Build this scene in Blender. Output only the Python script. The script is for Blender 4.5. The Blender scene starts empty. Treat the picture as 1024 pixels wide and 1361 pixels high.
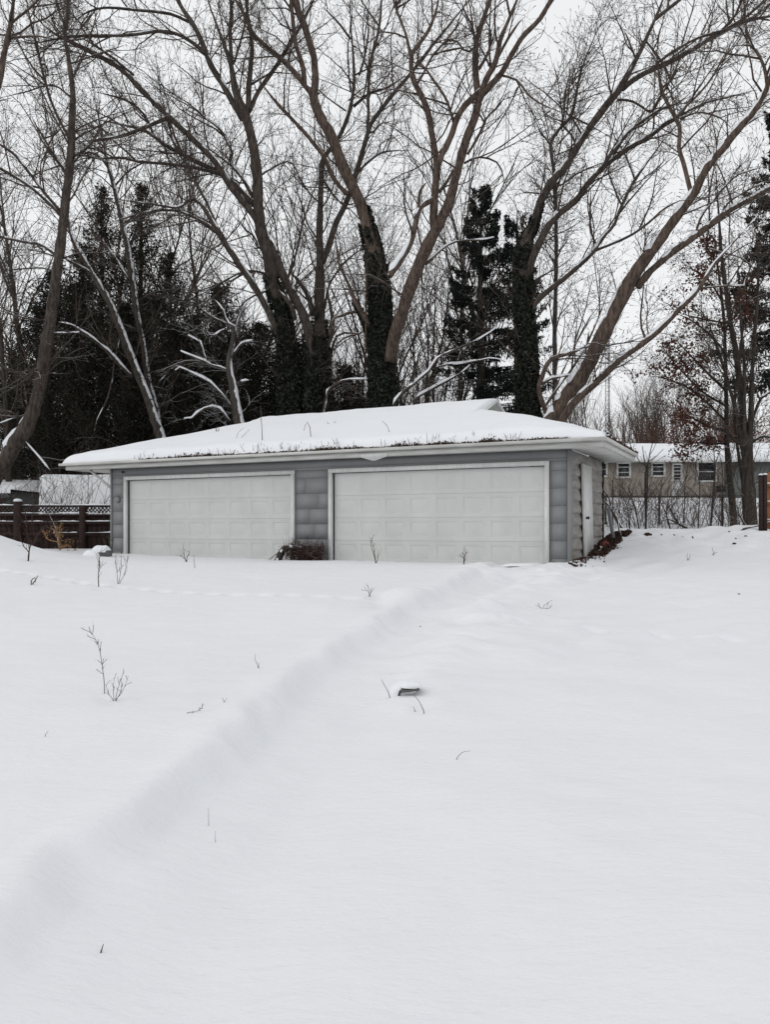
import bpy, math, random
import numpy as np
from mathutils import Vector
rng = np.random.default_rng(7)
random.seed(7)
S = bpy.context.scene
COL = S.collection
F_PX, CX, HY, EYE = 1050.0, 512.0, 702.0, 1.45     # photo focal length in pixels, centre column, horizon row, eye height

# ------------------------------------------------------------------ helpers
def sstep(a, b, x):
    t = np.clip((x - a) / (b - a), 0, 1)
    return t * t * (3 - 2 * t)

_lat = np.random.default_rng(3).random((256, 256))
def vnoise(x, y):
    x = np.asarray(x, float); y = np.asarray(y, float)
    xi = np.floor(x).astype(int); yi = np.floor(y).astype(int)
    fx = x - xi; fy = y - yi
    fx = fx * fx * (3 - 2 * fx); fy = fy * fy * (3 - 2 * fy)
    a = _lat[xi % 256, yi % 256]; b = _lat[(xi + 1) % 256, yi % 256]
    c = _lat[xi % 256, (yi + 1) % 256]; d = _lat[(xi + 1) % 256, (yi + 1) % 256]
    return (a * (1 - fx) + b * fx) * (1 - fy) + (c * (1 - fx) + d * fx) * fy - 0.5
def fbm(x, y, o=4):
    s = 0; a = 1.0
    for i in range(o):
        s = s + a * vnoise(x * 2 ** i + 17.3 * i, y * 2 ** i + 5.7 * i); a *= .5
    return s

# garage frame: origin at its front right corner, u along the front (to the right), v inward
TH = math.radians(26.0); CT, ST = math.cos(TH), math.sin(TH)
GO = (3.40, 14.56)
FLOOR = 0.72
def fu(px):                      # u on the front wall seen in column px
    k = (px - CX) / F_PX
    return (k * GO[1] - GO[0]) / (CT + ST * k)

_yl = [-50, 0, 14.5, 20, 28, 54, 100, 400, 2000]
_zl = [-.6, 0, .75, .84, .95, 2.0, 3.6, 5, 6]
_yr = [-50, 0, 14.5, 15.6, 16.6, 18, 19.6, 20.6, 22.5, 28, 54, 100, 400, 2000]
_zr = [-.6, 0, .75, .86, 1.04, 1.24, 1.45, 1.47, 1.38, 1.58, 3.55, 4.6, 6, 7]
_cy = [-5, 0, 2.66, 4.61, 5.85, 8.47, 13.8, 16]
_cx = [-2.6, -1.75, -1.28, -.86, -.65, .0, 1.70, 2.3]
def _smi(y, ys, zs, w=.6):
    return (np.interp(y - w, ys, zs) + np.interp(y - w / 2, ys, zs) + np.interp(y, ys, zs) + np.interp(y + w / 2, ys, zs) + np.interp(y + w, ys, zs)) / 5
def G(x, y):
    x = np.asarray(x, float); y = np.asarray(y, float)
    u = (x - GO[0]) * CT - (y - GO[1]) * ST
    a1 = sstep(-1.4, -.1, u); a2 = sstep(.15, .25, x / np.maximum(y, 1)); fb = sstep(18, 22, y); a = a1 * (1 - fb) + a2 * fb
    z = _smi(y, _yl, _zl) * (1 - a) + _smi(y, _yr, _zr) * a
    near = 1 - sstep(14.0, 16.5, y)
    # bank between the higher snow on the left and the drive on the right
    d = (x - _smi(y, _cy, _cx, .7)) * .93 + .09 * fbm(x * 1.1 + 3, y * 1.1, 3) + .10 * fbm(x * 3.3, y * 2.6, 4)
    amp = (.125 + .07 * fbm(x * .8 + 7, y * .8, 2)) * (1 - .3 * sstep(9, 15, y))
    z = z + near * amp * (.5 - .8 * sstep(-.01, .17, d) - .2 * sstep(.12, .5, d))
    z = z + near * .035 * np.exp(-((d + .05) / .16) ** 2)
    z = z - near * .03 * np.exp(-((d - .62) / .22) ** 2)
    # windrow on the drive
    wx = np.interp(y, [5.0, 5.9, 10, 14.6, 16], [-.1, .16, 1.31, 3.6, 4.4])
    dw = x - wx
    z = z + near * sstep(4.5, 6.5, y) * .08 * np.exp(-(dw / .4) ** 2) * (1 + 1.2 * fbm(x * 1.7, y * 3.1, 2))
    z = z + near * .11 * np.exp(-((x - .25) / .33) ** 2 - ((y - 9.9) / .35) ** 2)
    z = z - near * .06 * np.exp(-((x + .05) / .16) ** 2 - ((y - 9.3) / .5) ** 2)
    z = z + near * .10 * np.exp(-((x - 1.9) / .5) ** 2 - ((y - 13.6) / .35) ** 2)
    z = z + near * .07 * np.exp(-((x - 2.7) / .35) ** 2 - ((y - 14.35) / .25) ** 2)
    # ripples on the drive between the path and the windrow
    rip = np.sin(6.5 * (y * .9 - x * 1.2) + 5 * fbm(x * .6, y * .6, 2)) * .5 + np.sin(11 * (y * .8 - x * .5) + 4 * fbm(x * .8 + 9, y * .8, 2)) * .3
    m = sstep(.3, .9, d) * (1 - sstep(2.4, 4.2, d)) * sstep(5.5, 8, y) * near
    z = z + m * .04 * rip
    m2 = sstep(6.5, 8.5, x) * sstep(9, 11, y) * (1 - sstep(19, 21, y))
    z = z + m2 * (.14 * sstep(7, 9.5, x) + .045 * rip)
    m5 = np.exp(-((x - 2.6) / 1.3) ** 2 - ((y - 13.4) / 1.3) ** 2); z = z + m5 * .16 * fbm(x * 1.9, y * 2.3, 3)
    m6 = np.exp(-((x - .8) / 1.1) ** 2 - ((y - 8.6) / 2.2) ** 2); z = z + m6 * .07 * fbm(x * 2.3, y * 2.7, 3) * sstep(.2, .5, d)
    for (qx, qy, qr, qd) in ((-1.85, 5.2, .05, .02), (-1.74, 5.07, .07, .02), (.27, 5.48, .10, .035), (.22, 5.35, .05, .015), (-3.95, 11.0, .10, .03), (.06, 5.38, .05, .012)):
        z = z - qd * np.exp(-((x - qx) / qr) ** 2 - ((y - qy) / qr) ** 2)
    # mound at the left
    z = z + .78 * np.exp(-((x + 8.6) / 1.7) ** 2 - ((y - 15.2) / 1.9) ** 2)
    # pile along the back of the drive
    m3 = np.exp(-((y - 19.9) / 1.1) ** 2) * sstep(4.6, 6, x) * (1 - sstep(13, 16, x))
    z = z + m3 * (.12 * fbm(x * 1.3, y * 1.3, 3))
    m4 = np.exp(-((y - 17.8) / 1.6) ** 2) * sstep(4.6, 6, x) * (1 - sstep(13, 16, x))
    z = z + m4 * .07 * fbm(x * 2.6, y * 2.6, 3)
    far = sstep(30, 60, y)
    z = z + .10 * fbm(x * .23, y * .23, 3) * (1 - far) * .6 + .018 * fbm(x * 1.1, y * 1.1, 3) + .012 * fbm(x * 3.1 + 4, y * 5.2, 4) * (1 - far)
    # small animal track crossing the yard
    t = np.clip((x + 6.3) / 6.4, 0, 1)
    ty = np.interp(x, [-7.5, -6.3, -3.6, -2, -.47, .3], [13.4, 13.0, 11.1, 10.2, 9.6, 9.9])
    z = z + ((x > -7.4) & (x < .1)) * np.exp(-((y - ty) / .07) ** 2) * (-.045 + .045 * np.sin(x * 17))
    tz = np.interp(x, [1.2, 2.0, 3.2, 4.6, 6.0], [9.0, 8.6, 8.15, 7.9, 7.6])
    z = z + ((x > 1.3) & (x < 6.2)) * np.exp(-((y - tz) / .06) ** 2) * (-.03 + .03 * np.sin(x * 19)) * (vnoise(x * 1.2, 3.3) > -.05)
    return z
def Gs(x, y): return float(G(np.array([x]), np.array([y]))[0])

def P(px, py, d):                # world point at depth d seen in the photo at (px, py)
    return np.array([(px - CX) / F_PX * d, d, EYE - (py - HY) / F_PX * d])
def hit(px, py, dmin=2.0, dmax=40.0):   # where the view through (px, py) meets the ground
    ds = np.linspace(dmin, dmax, 1500)
    x = (px - CX) / F_PX * ds; z = EYE - (py - HY) / F_PX * ds
    g = G(x, ds)
    w = np.where(z < g)[0]
    d = ds[w[0]] if len(w) else dmax
    return np.array([(px - CX) / F_PX * d, d, Gs((px - CX) / F_PX * d, d)])

# ------------------------------------------------------------------ mesh builder
def rot2(a):
    c, s = math.cos(a), math.sin(a)
    return np.array([[c, -s, 0], [s, c, 0], [0, 0, 1.0]])
class MB:
    def __init__(self): self.V = []; self.F = []; self.T = []; self.n = 0
    def add(self, V, F=None, T=None):
        V = np.asarray(V, float).reshape(-1, 3)
        if F is not None and len(F): self.F.append(np.asarray(F, int).reshape(-1, 4) + self.n)
        if T is not None and len(T): self.T.append(np.asarray(T, int).reshape(-1, 3) + self.n)
        self.V.append(V); self.n += len(V)
    def box(self, c, s, rz=0.0, rx=0.0, ry=0.0, taper=1.0):
        sx, sy, sz = [q / 2 for q in s]
        V = np.array([[-sx, -sy, -sz], [sx, -sy, -sz], [sx, sy, -sz], [-sx, sy, -sz],
                      [-sx * taper, -sy * taper, sz], [sx * taper, -sy * taper, sz], [sx * taper, sy * taper, sz], [-sx * taper, sy * taper, sz]])
        if rx: c_, s_ = math.cos(rx), math.sin(rx); V = V @ np.array([[1, 0, 0], [0, c_, s_], [0, -s_, c_]])
        if ry: c_, s_ = math.cos(ry), math.sin(ry); V = V @ np.array([[c_, 0, -s_], [0, 1, 0], [s_, 0, c_]])
        if rz: V = V @ rot2(rz).T
        self.add(V + np.asarray(c), [[3, 2, 1, 0], [4, 5, 6, 7], [0, 1, 5, 4], [1, 2, 6, 5], [2, 3, 7, 6], [3, 0, 4, 7]])
    def tubes(self, Pt, R, n=3, jit=0.0):
        Pt = np.asarray(Pt, float); R = np.asarray(R, float)
        if Pt.ndim == 2: Pt = Pt[None]; R = R[None]
        N, K, _ = Pt.shape
        if N == 0: return
        t = np.gradient(Pt, axis=1)
        t /= np.linalg.norm(t, axis=2, keepdims=True) + 1e-9
        d = Pt[:, -1] - Pt[:, 0]; d /= np.linalg.norm(d, axis=1, keepdims=True) + 1e-9
        ref = np.where((np.abs(d[:, 2:3]) < .75), np.array([[0, 0, 1.0]]), np.array([[.3, 1.0, 0]]))[:, None, :]
        sd = np.cross(t, np.broadcast_to(ref, t.shape)); sd /= np.linalg.norm(sd, axis=2, keepdims=True) + 1e-9
        up = np.cross(sd, t)
        a = np.arange(n) / n * 2 * math.pi
        rr = R[:, :, None]
        if jit: rr = rr * (1 + jit * rng.standard_normal((N, K, n)))
        else: rr = np.broadcast_to(rr, (N, K, n))
        V = Pt[:, :, None, :] + rr[..., None] * (np.cos(a)[None, None, :, None] * sd[:, :, None, :] + np.sin(a)[None, None, :, None] * up[:, :, None, :])
        base = (np.arange(N) * K * n)[:, None, None] + (np.arange(K - 1) * n)[None, :, None]
        j = np.arange(n)[None, None, :]; j2 = (np.arange(n) + 1) % n
        Fq = np.stack([base + j, base + j2, base + n + j2, base + n + j], axis=-1).reshape(-1, 4)
        # close both ends with a fan-free n-gon made of quads / tris
        self.add(V.reshape(-1, 3), Fq)
        if n >= 4:
            off = self.n - N * K * n
            tr = []
            for i in range(N):
                s0 = i * K * n; e0 = s0 + (K - 1) * n
                for q in range(1, n - 1):
                    tr.append([s0, s0 + q + 1, s0 + q]); tr.append([e0, e0 + q, e0 + q + 1])
            self.T.append(np.asarray(tr, int) + off)
    def leaves(self, C, size, up=None, droop=0.0, aspect=.5):
        # small free quads: C centres, size array, random or drooping long axis
        C = np.asarray(C, float); N = len(C)
        if N == 0: return
        a = rng.standard_normal((N, 3)); a[:, 2] -= droop
        a /= np.linalg.norm(a, axis=1, keepdims=True)
        if up is not None: a = up
        b = np.cross(a, rng.standard_normal((N, 3))); b /= np.linalg.norm(b, axis=1, keepdims=True) + 1e-9
        s = np.asarray(size).reshape(-1, 1)
        V = np.stack([C - a * s, C + b * s * aspect, C + a * s, C - b * s * aspect], axis=1)
        self.add(V.reshape(-1, 3), np.arange(N * 4).reshape(-1, 4))
    def build(self, name, mat, parent=None, loc=None, smooth=False):
        V = np.concatenate(self.V) if self.V else np.zeros((0, 3))
        Fq = np.concatenate(self.F) if self.F else np.zeros((0, 4), int)
        Ft = np.concatenate(self.T) if self.T else np.zeros((0, 3), int)
        if loc is not None: V = V - np.asarray(loc)
        me = bpy.data.meshes.new(name)
        me.vertices.add(len(V)); me.vertices.foreach_set('co', V.astype(np.float32).ravel())
        nl = Fq.size + Ft.size
        me.loops.add(nl); me.loops.foreach_set('vertex_index', np.concatenate([Fq.ravel(), Ft.ravel()]).astype(np.int32))
        nf = len(Fq) + len(Ft)
        me.polygons.add(nf)
        st = np.concatenate([np.arange(len(Fq)) * 4, Fq.size + np.arange(len(Ft)) * 3]).astype(np.int32)
        me.polygons.foreach_set('loop_start', st)
        me.update(calc_edges=True)
        if smooth: me.polygons.foreach_set('use_smooth', np.ones(nf, bool))
        me.validate()
        if mat: me.materials.append(mat)
        o = bpy.data.objects.new(name, me); COL.objects.link(o)
        if parent is not None: o.parent = parent
        elif loc is not None: o.location = loc
        return o
def tag(o, label=None, cat=None, group=None, kind=None):
    if label: o['label'] = label
    if cat: o['category'] = cat
    if group: o['group'] = group
    if kind: o['kind'] = kind
    return o
def empty(name, loc, label=None, cat=None, group=None, rz=0.0):
    o = bpy.data.objects.new(name, None); COL.objects.link(o)
    o.location = loc; o.rotation_euler = (0, 0, rz); o.empty_display_size = .3
    return tag(o, label, cat, group)

# ------------------------------------------------------------------ materials
def newmat(name):
    m = bpy.data.materials.new(name); m.use_nodes = True
    nt = m.node_tree; b = nt.nodes['Principled BSDF']
    b.inputs['Roughness'].default_value = .85
    b.inputs['Specular IOR Level'].default_value = .25
    return m, nt, b
def ramp(nt, stops):
    r = nt.nodes.new('ShaderNodeValToRGB')
    e = r.color_ramp.elements
    while len(e) > len(stops): e.remove(e[-1])
    while len(e) < len(stops): e.new(.5)
    for i, (p, c) in enumerate(stops): e[i].position = p; e[i].color = (*c, 1)
    return r
def noise(nt, scale, detail=4, rough=.55, stretch=None, coord='Object'):
    tc = nt.nodes.new('ShaderNodeTexCoord'); n = nt.nodes.new('ShaderNodeTexNoise')
    n.inputs['Scale'].default_value = scale; n.inputs['Detail'].default_value = detail; n.inputs['Roughness'].default_value = rough
    if stretch:
        mp = nt.nodes.new('ShaderNodeMapping'); mp.inputs['Scale'].default_value = stretch
        nt.links.new(tc.outputs[coord], mp.inputs['Vector']); nt.links.new(mp.outputs['Vector'], n.inputs['Vector'])
    else: nt.links.new(tc.outputs[coord], n.inputs['Vector'])
    return n
def bump(nt, b, h, strength, dist):
    bp = nt.nodes.new('ShaderNodeBump'); bp.inputs['Strength'].default_value = strength; bp.inputs['Distance'].default_value = dist
    nt.links.new(h, bp.inputs['Height']); nt.links.new(bp.outputs['Normal'], b.inputs['Normal'])
def mottled(name, c1, c2, scale=6, stretch=None, bmp=0.3, dist=.01, rough=.85, detail=5, bscale=None):
    m, nt, b = newmat(name)
    n = noise(nt, scale, detail, .6, stretch)
    r = ramp(nt, [(.3, c1), (.7, c2)])
    nt.links.new(n.outputs['Fac'], r.inputs['Fac']); nt.links.new(r.outputs['Color'], b.inputs['Base Color'])
    b.inputs['Roughness'].default_value = rough
    if bmp:
        n2 = noise(nt, bscale or scale * 3, 4, .6, stretch) if bscale or True else n
        bump(nt, b, n2.outputs['Fac'], bmp, dist)
    return m
SNOWC = (.80, .815, .84)
def bark(name, c1, c2, snow_lo=.62, snow_hi=.74, scale=13, noisy=.55, wind=(0, 0, 1)):
    # bark with snow lying on whatever faces upward
    m, nt, b = newmat(name)
    n = noise(nt, scale, 6, .65, (1, 1, .22))
    r = ramp(nt, [(.38, c1), (.64, c2)])
    nt.links.new(n.outputs['Fac'], r.inputs['Fac'])
    bump(nt, b, n.outputs['Fac'], 1.0, .05)
    if snow_lo is not None:
        g = nt.nodes.new('ShaderNodeNewGeometry'); sp = nt.nodes.new('ShaderNodeVectorMath'); sp.operation = 'DOT_PRODUCT'; sp.inputs[1].default_value = wind
        nt.links.new(g.outputs['Normal'], sp.inputs[0])
        n2 = noise(nt, 2.6, 9, .74)
        ma = nt.nodes.new('ShaderNodeMath'); ma.operation = 'MULTIPLY_ADD'
        ma.inputs[1].default_value = noisy; nt.links.new(n2.outputs['Fac'], ma.inputs[0])
        sub = nt.nodes.new('ShaderNodeMath'); sub.operation = 'SUBTRACT'; sub.inputs[1].default_value = noisy * .5
        nt.links.new(sp.outputs['Value'], sub.inputs[0]); nt.links.new(sub.outputs[0], ma.inputs[2])
        r2 = ramp(nt, [(snow_lo, (0, 0, 0)), (snow_hi, (1, 1, 1))])
        nt.links.new(ma.outputs[0], r2.inputs['Fac'])
        mx = nt.nodes.new('ShaderNodeMixRGB'); mx.inputs[2].default_value = (*SNOWC, 1)
        nt.links.new(r2.outputs['Color'], mx.inputs[0]); nt.links.new(r.outputs['Color'], mx.inputs[1])
        nt.links.new(mx.outputs[0], b.inputs['Base Color'])
    else: nt.links.new(r.outputs['Color'], b.inputs['Base Color'])
    return m
def snowmat(name, tint=SNOWC, b1=.35, sc=30, st=None):
    m, nt, b = newmat(name)
    n = noise(nt, .8, 4, .5)
    r = ramp(nt, [(.3, tuple(q * .975 for q in tint)), (.7, tint)])
    nt.links.new(n.outputs['Fac'], r.inputs['Fac']); nt.links.new(r.outputs['Color'], b.inputs['Base Color'])
    b.inputs['Roughness'].default_value = .9; b.inputs['Specular IOR Level'].default_value = .1
    n1 = noise(nt, sc, 5, .62, st); bump(nt, b, n1.outputs['Fac'], b1, .02)
    return m

M = {}
M['ground'] = snowmat('ground_snow', (.785, .792, .816), .5, 9, (1, 2.4, 1))
M['snow'] = snowmat('lying_snow', SNOWC, .3, 25)
M['bark'] = bark('grey_bark', (.030, .024, .020), (.105, .085, .070))
M['bark_warm'] = bark('brown_bark', (.044, .032, .026), (.145, .104, .082), .60, .74)
M['bark_dark'] = bark('dark_bark', (.026, .021, .018), (.075, .061, .051), .62, .76)
M['bark_snowy'] = bark('snowy_bark', (.035, .030, .026), (.09, .078, .066), .56, .66, noisy=1.0, wind=(.62, -.30, .72))
M['bark_wind'] = bark('wind_snowed_bark', (.024, .020, .017), (.075, .062, .052), .74, .84, noisy=1.5, wind=(.70, -.35, .62))
M['twig'] = bark('twig_bark', (.050, .038, .031), (.105, .080, .066), .80, .95, noisy=.3)
M['twig_snowy'] = bark('snowy_twig_bark', (.036, .030, .026), (.08, .066, .055), .45, .62)
M['twig_red'] = bark('reddish_twig_bark', (.045, .026, .022), (.09, .055, .045), .8, .95)
M['twig_far'] = mottled('far_twigs', (.062, .049, .042), (.105, .086, .074), 1.5, bmp=0)
M['cedar'] = mottled('cedar_foliage', (.010, .010, .007), (.030, .029, .020), 1.2, bmp=0, rough=1.0)
M['spruce'] = mottled('spruce_needles', (.007, .010, .009), (.022, .028, .022), 1.6, bmp=0)
M['ivy'] = mottled('ivy_leaves', (.010, .012, .009), (.030, .034, .024), 7, bmp=0, rough=.6)
M['oakleaf'] = mottled('dry_oak_leaves', (.075, .028, .018), (.17, .072, .046), 5, bmp=0)
M['litter'] = mottled('leaf_litter', (.022, .013, .010), (.085, .045, .032), 18, bmp=0)
M['weed'] = mottled('dry_weed', (.06, .045, .034), (.15, .115, .085), 12, bmp=0)
M['tan_leaf'] = mottled('tan_dry_leaf', (.22, .12, .055), (.36, .22, .11), 12, bmp=0)
M['fence_dark'] = mottled('dark_red_brown_wood', (.018, .011, .010), (.045, .027, .024), 5, (1, 1, 6), .4)
M['fence_orange'] = mottled('orange_stained_wood', (.20, .095, .042), (.33, .165, .08), 7, (5, 5, .6), .3)
M['galv'] = mottled('dull_galvanised_steel', (.06, .06, .06), (.12, .12, .12), 20, bmp=0, rough=.6)
M['black'] = mottled('black_iron', (.008, .008, .008), (.02, .02, .02), 20, bmp=0, rough=.5)
# ------------------------------------------------------------------ camera, sky, sun
cam = bpy.data.objects.new('camera', bpy.data.cameras.new('camera')); COL.objects.link(cam)
cam.location = (0, 0, EYE); cam.rotation_euler = (math.radians(90), 0, 0)
cam.data.sensor_fit = 'VERTICAL'; cam.data.sensor_height = 36.0
cam.data.lens = F_PX / 1361 * 36.0
cam.data.shift_y = (HY - 680.5) / 1361
cam.data.clip_end = 4000; cam.data.clip_start = .05
S.camera = cam
w = bpy.data.worlds.new('World'); S.world = w; w.use_nodes = True
nt = w.node_tree; bg = nt.nodes['Background']
SUN_EL, SUN_AZ = math.radians(32), math.radians(248)
sky = nt.nodes.new('ShaderNodeTexSky'); sky.sky_type = 'NISHITA'; sky.sun_disc = False
sky.sun_elevation = SUN_EL; sky.sun_rotation = SUN_AZ
hs = nt.nodes.new('ShaderNodeHueSaturation'); hs.inputs['Saturation'].default_value = .12; hs.inputs['Value'].default_value = 1.0
nt.links.new(sky.outputs[0], hs.inputs['Color'])
tc = nt.nodes.new('ShaderNodeTexCoord'); cn = nt.nodes.new('ShaderNodeTexNoise')
cn.inputs['Scale'].default_value = 2.2; cn.inputs['Detail'].default_value = 4
nt.links.new(tc.outputs['Generated'], cn.inputs['Vector'])
cr = ramp(nt, [(.3, (7.75, 7.88, 8.05)), (.7, (8.25, 8.36, 8.48))])   # the overcast cloud sheet
nt.links.new(cn.outputs['Fac'], cr.inputs['Fac'])
mx = nt.nodes.new('ShaderNodeMixRGB'); mx.inputs[0].default_value = .93
nt.links.new(hs.outputs[0], mx.inputs[1]); nt.links.new(cr.outputs[0], mx.inputs[2])
nt.links.new(mx.outputs[0], bg.inputs['Color']); bg.inputs['Strength'].default_value = .1
sd = bpy.data.lights.new('sun', 'SUN'); sd.energy = .5; sd.angle = math.radians(50); sd.color = (1, .97, .93)
sun = bpy.data.objects.new('sun', sd); COL.objects.link(sun)
dv = Vector((math.sin(SUN_AZ) * math.cos(SUN_EL), math.cos(SUN_AZ) * math.cos(SUN_EL), math.sin(SUN_EL)))
sun.rotation_euler = dv.to_track_quat('Z', 'Y').to_euler(); sun.location = (0, 0, 40)
S.view_settings.view_transform = 'Standard'; S.view_settings.look = 'None'; S.view_settings.exposure = .18; S.view_settings.gamma = 1

# ------------------------------------------------------------------ ground: one snow sheet out to the horizon
def axis(fine_lo, fine_hi, step, lo, hi, grow=1.09):
    a = list(np.arange(fine_lo, fine_hi, step)); s = step; x = a[-1]
    while x < hi: s *= grow; x += s; a.append(x)
    s = step; x = a[0]; b = []
    while x > lo: s *= grow; x -= s; b.append(x)
    return np.array(b[::-1] + a)
gx = axis(-8, 10, .045, -900, 900); gy = axis(1.0, 21, .045, -60, 1500)
XX, YY = np.meshgrid(gx, gy)
ZZ = G(XX, YY)
ny, nx = XX.shape
idx = np.arange(nx * ny).reshape(ny, nx)
mb = MB(); mb.add(np.stack([XX, YY, ZZ], -1), np.stack([idx[:-1, :-1], idx[:-1, 1:], idx[1:, 1:], idx[1:, :-1]], -1).reshape(-1, 4))
gnd = mb.build('ground', M['ground'], smooth=True); tag(gnd, kind='structure')

# ------------------------------------------------------------------ the garage
gar = empty('garage', (GO[0], GO[1], FLOOR), 'low grey double garage with two white panelled doors under a snow covered hip roof', 'garage', rz=-TH)
def GW(u, v, z):                 # garage coordinates to world
    return np.array([GO[0] + u * CT + v * ST, GO[1] - u * ST + v * CT, FLOOR + z])
M['siding'] = mottled('grey_shingle_siding', (.200, .206, .210), (.238, .245, .250), 7, (14, 14, .35), .12, .004, bscale=14)
M['trim'] = mottled('white_painted_trim', (.52, .525, .51), (.66, .66, .645), 5, (3, 3, 1), .15, .004, rough=.6)
M['fascia'] = mottled('white_fascia', (.43, .43, .40), (.63, .63, .61), 3, (.6, 2, 5), .1, .004, rough=.6)
M['door'] = mottled('white_steel_door', (.51, .518, .505), (.57, .577, .565), 1.8, (1, 1, .7), .05, .003, rough=.5)
# side boards: brown grey, paler below, algae low at the near corner
m, nt, b = newmat('weathered_log_siding')
n = noise(nt, 4, 6, .65, (1, .5, 2.2)); r = ramp(nt, [(.25, (.155, .14, .13)), (.75, (.33, .315, .30))])
nt.links.new(n.outputs['Fac'], r.inputs['Fac'])
tcn = nt.nodes.new('ShaderNodeTexCoord'); sp = nt.nodes.new('ShaderNodeSeparateXYZ'); nt.links.new(tcn.outputs['Object'], sp.inputs[0])
r3 = ramp(nt, [(0, (1, 1, 1)), (1, (0, 0, 0))])
mr = nt.nodes.new('ShaderNodeMapRange'); mr.inputs[1].default_value = .25; mr.inputs[2].default_value = .85
nz = noise(nt, 5, 4, .6); ad = nt.nodes.new('ShaderNodeMath'); ad.operation = 'ADD'
sc_ = nt.nodes.new('ShaderNodeMath'); sc_.operation = 'MULTIPLY'; sc_.inputs[1].default_value = .5
yy_ = nt.nodes.new('ShaderNodeMath'); yy_.operation = 'MULTIPLY_ADD'; yy_.inputs[1].default_value = .8
nt.links.new(nz.outputs['Fac'], sc_.inputs[0]); nt.links.new(sp.outputs['Y'], yy_.inputs[0]); nt.links.new(sp.outputs['Z'], yy_.inputs[2])
nt.links.new(yy_.outputs[0], ad.inputs[0]); nt.links.new(sc_.outputs[0], ad.inputs[1]); nt.links.new(ad.outputs[0], mr.inputs[0])
nt.links.new(mr.outputs[0], r3.inputs['Fac'])
mxa = nt.nodes.new('ShaderNodeMixRGB'); mxa.inputs[2].default_value = (.15, .145, .06, 1)
nt.links.new(r3.outputs['Color'], mxa.inputs[0]); nt.links.new(r.outputs['Color'], mxa.inputs[1]); nt.links.new(mxa.outputs[0], b.inputs['Base Color'])
nb = noise(nt, 12, 5, .65, (1, .4, 3)); bump(nt, b, nb.outputs['Fac'], .25, .01)
M['logside'] = m

UL = fu(148); V2 = 6.0; VN = 3.05; UN = -1.5
D1 = (fu(166), fu(392.5)); D2 = (fu(438), fu(731))
ZS = 2.186; ZT = 1.985                 # soffit, top of door trim
lines_ = [ZS, 2.04, 1.807, 1.48, 1.15, .825, .5, .17, -.12, -.4]
mb = MB()
segs = [(UL + .03, D1[0]), (D1[1], D2[0]), (D2[1], -.035)]
def course(u0, u1, z1, z0):
    if u1 - u0 < .01: return
    V = [[u0, -.004, z1], [u1, -.004, z1], [u1, -.011, z0 - .004], [u0, -.011, z0 - .004], [u0, .03, z1], [u1, .03, z1], [u1, .03, z0 + .001], [u0, .03, z0 + .001]]
    mb.add(V, [[0, 3, 2, 1], [4, 5, 6, 7], [0, 1, 5, 4], [3, 7, 6, 2], [0, 4, 7, 3], [1, 2, 6, 5]])
for i in range(len(lines_) - 1):
    z1, z0 = lines_[i], lines_[i + 1]
    if z1 > 2.0 and z0 > 2.0: course(UL + .03, -.035, z1, z0)
    elif z1 > 2.0:
        course(UL + .03, -.035, z1, ZT + .001)
        for s in segs: course(s[0], s[1], ZT - .001, z0)
    else:
        for j, s in enumerate(segs):
            if j == 1:      # shingle joints in the wider field between the doors
                c = s[0] + (s[1] - s[0]) * [.0, .55, .32, .7, .45, .6, .4, .5, .5, .5][i]
                course(s[0], c - .0008, z1, z0); course(c + .0008, s[1], z1, z0)
            else: course(s[0], s[1], z1, z0)
mb.build('shingle_siding', M['siding'], gar)
mb = MB()                              # wall core
mb.box(((UL + D1[0]) / 2 + .02, .08, .9), (D1[0] - UL - .04, .1, 2.56)); mb.box(((D1[1] + D2[0]) / 2, .08, .9), (D2[0] - D1[1], .1, 2.56))
mb.box(((D2[1]) / 2 - .01, .08, .9), (-D2[1] - .02, .1, 2.56)); mb.box((UL / 2, .085, 2.09), (-UL - .06, .1, .19))
mb.box((UL + .06, V2 / 2, .9), (.1, V2 - .2, 2.56)); mb.box((UL / 2 + UN / 2, V2 - .06, .9), (UN - UL, .1, 2.56))
mb.box((UN - .06, (V2 + VN) / 2, .9), (.1, V2 - VN, 2.56)); mb.box((UN / 2 - .02, VN - .06, .9), (-UN, .1, 2.55))
mb.build('wall', M['siding'], gar)
mb = MB()                              # side wall in rounded boards
zz = ZS - .002
hh = .236
nseg = 10
while zz > -.45:
    prof = []
    for q in range(nseg + 1):
        t = q / nseg
        prof.append((.002 + .038 * (math.sin(math.pi / 2 * min(1, t / .72)) if t < .8 else max(0, 1 - ((t - .8) / .2) ** 2)), zz - hh * t))
    V = []
    for (o, z) in prof: V += [[o, .03, z], [o, VN, z]]
    mb.add(V, [[2 * q, 2 * q + 2, 2 * q + 3, 2 * q + 1] for q in range(nseg)])
    zz -= hh
mb.box((-.03, VN / 2 + .01, .9), (.06, VN - .04, 2.57))
mb.build('log_siding', M['logside'], gar)
mb = MB(); mb.box((.012, -.001, .9), (.082, .054, 2.568)); mb.build('corner_trim', M['siding'], gar)
mb = MB(); mb.box((UL + .012, -.004, .9), (.04, .06, 2.568)); mb.build('corner_trim', M['siding'], gar)
mb = MB(); mb.box((.045, VN - .01, .9), (.04, .04, 2.55)); mb.build('corner_post', M['fence_dark'], gar)

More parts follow.
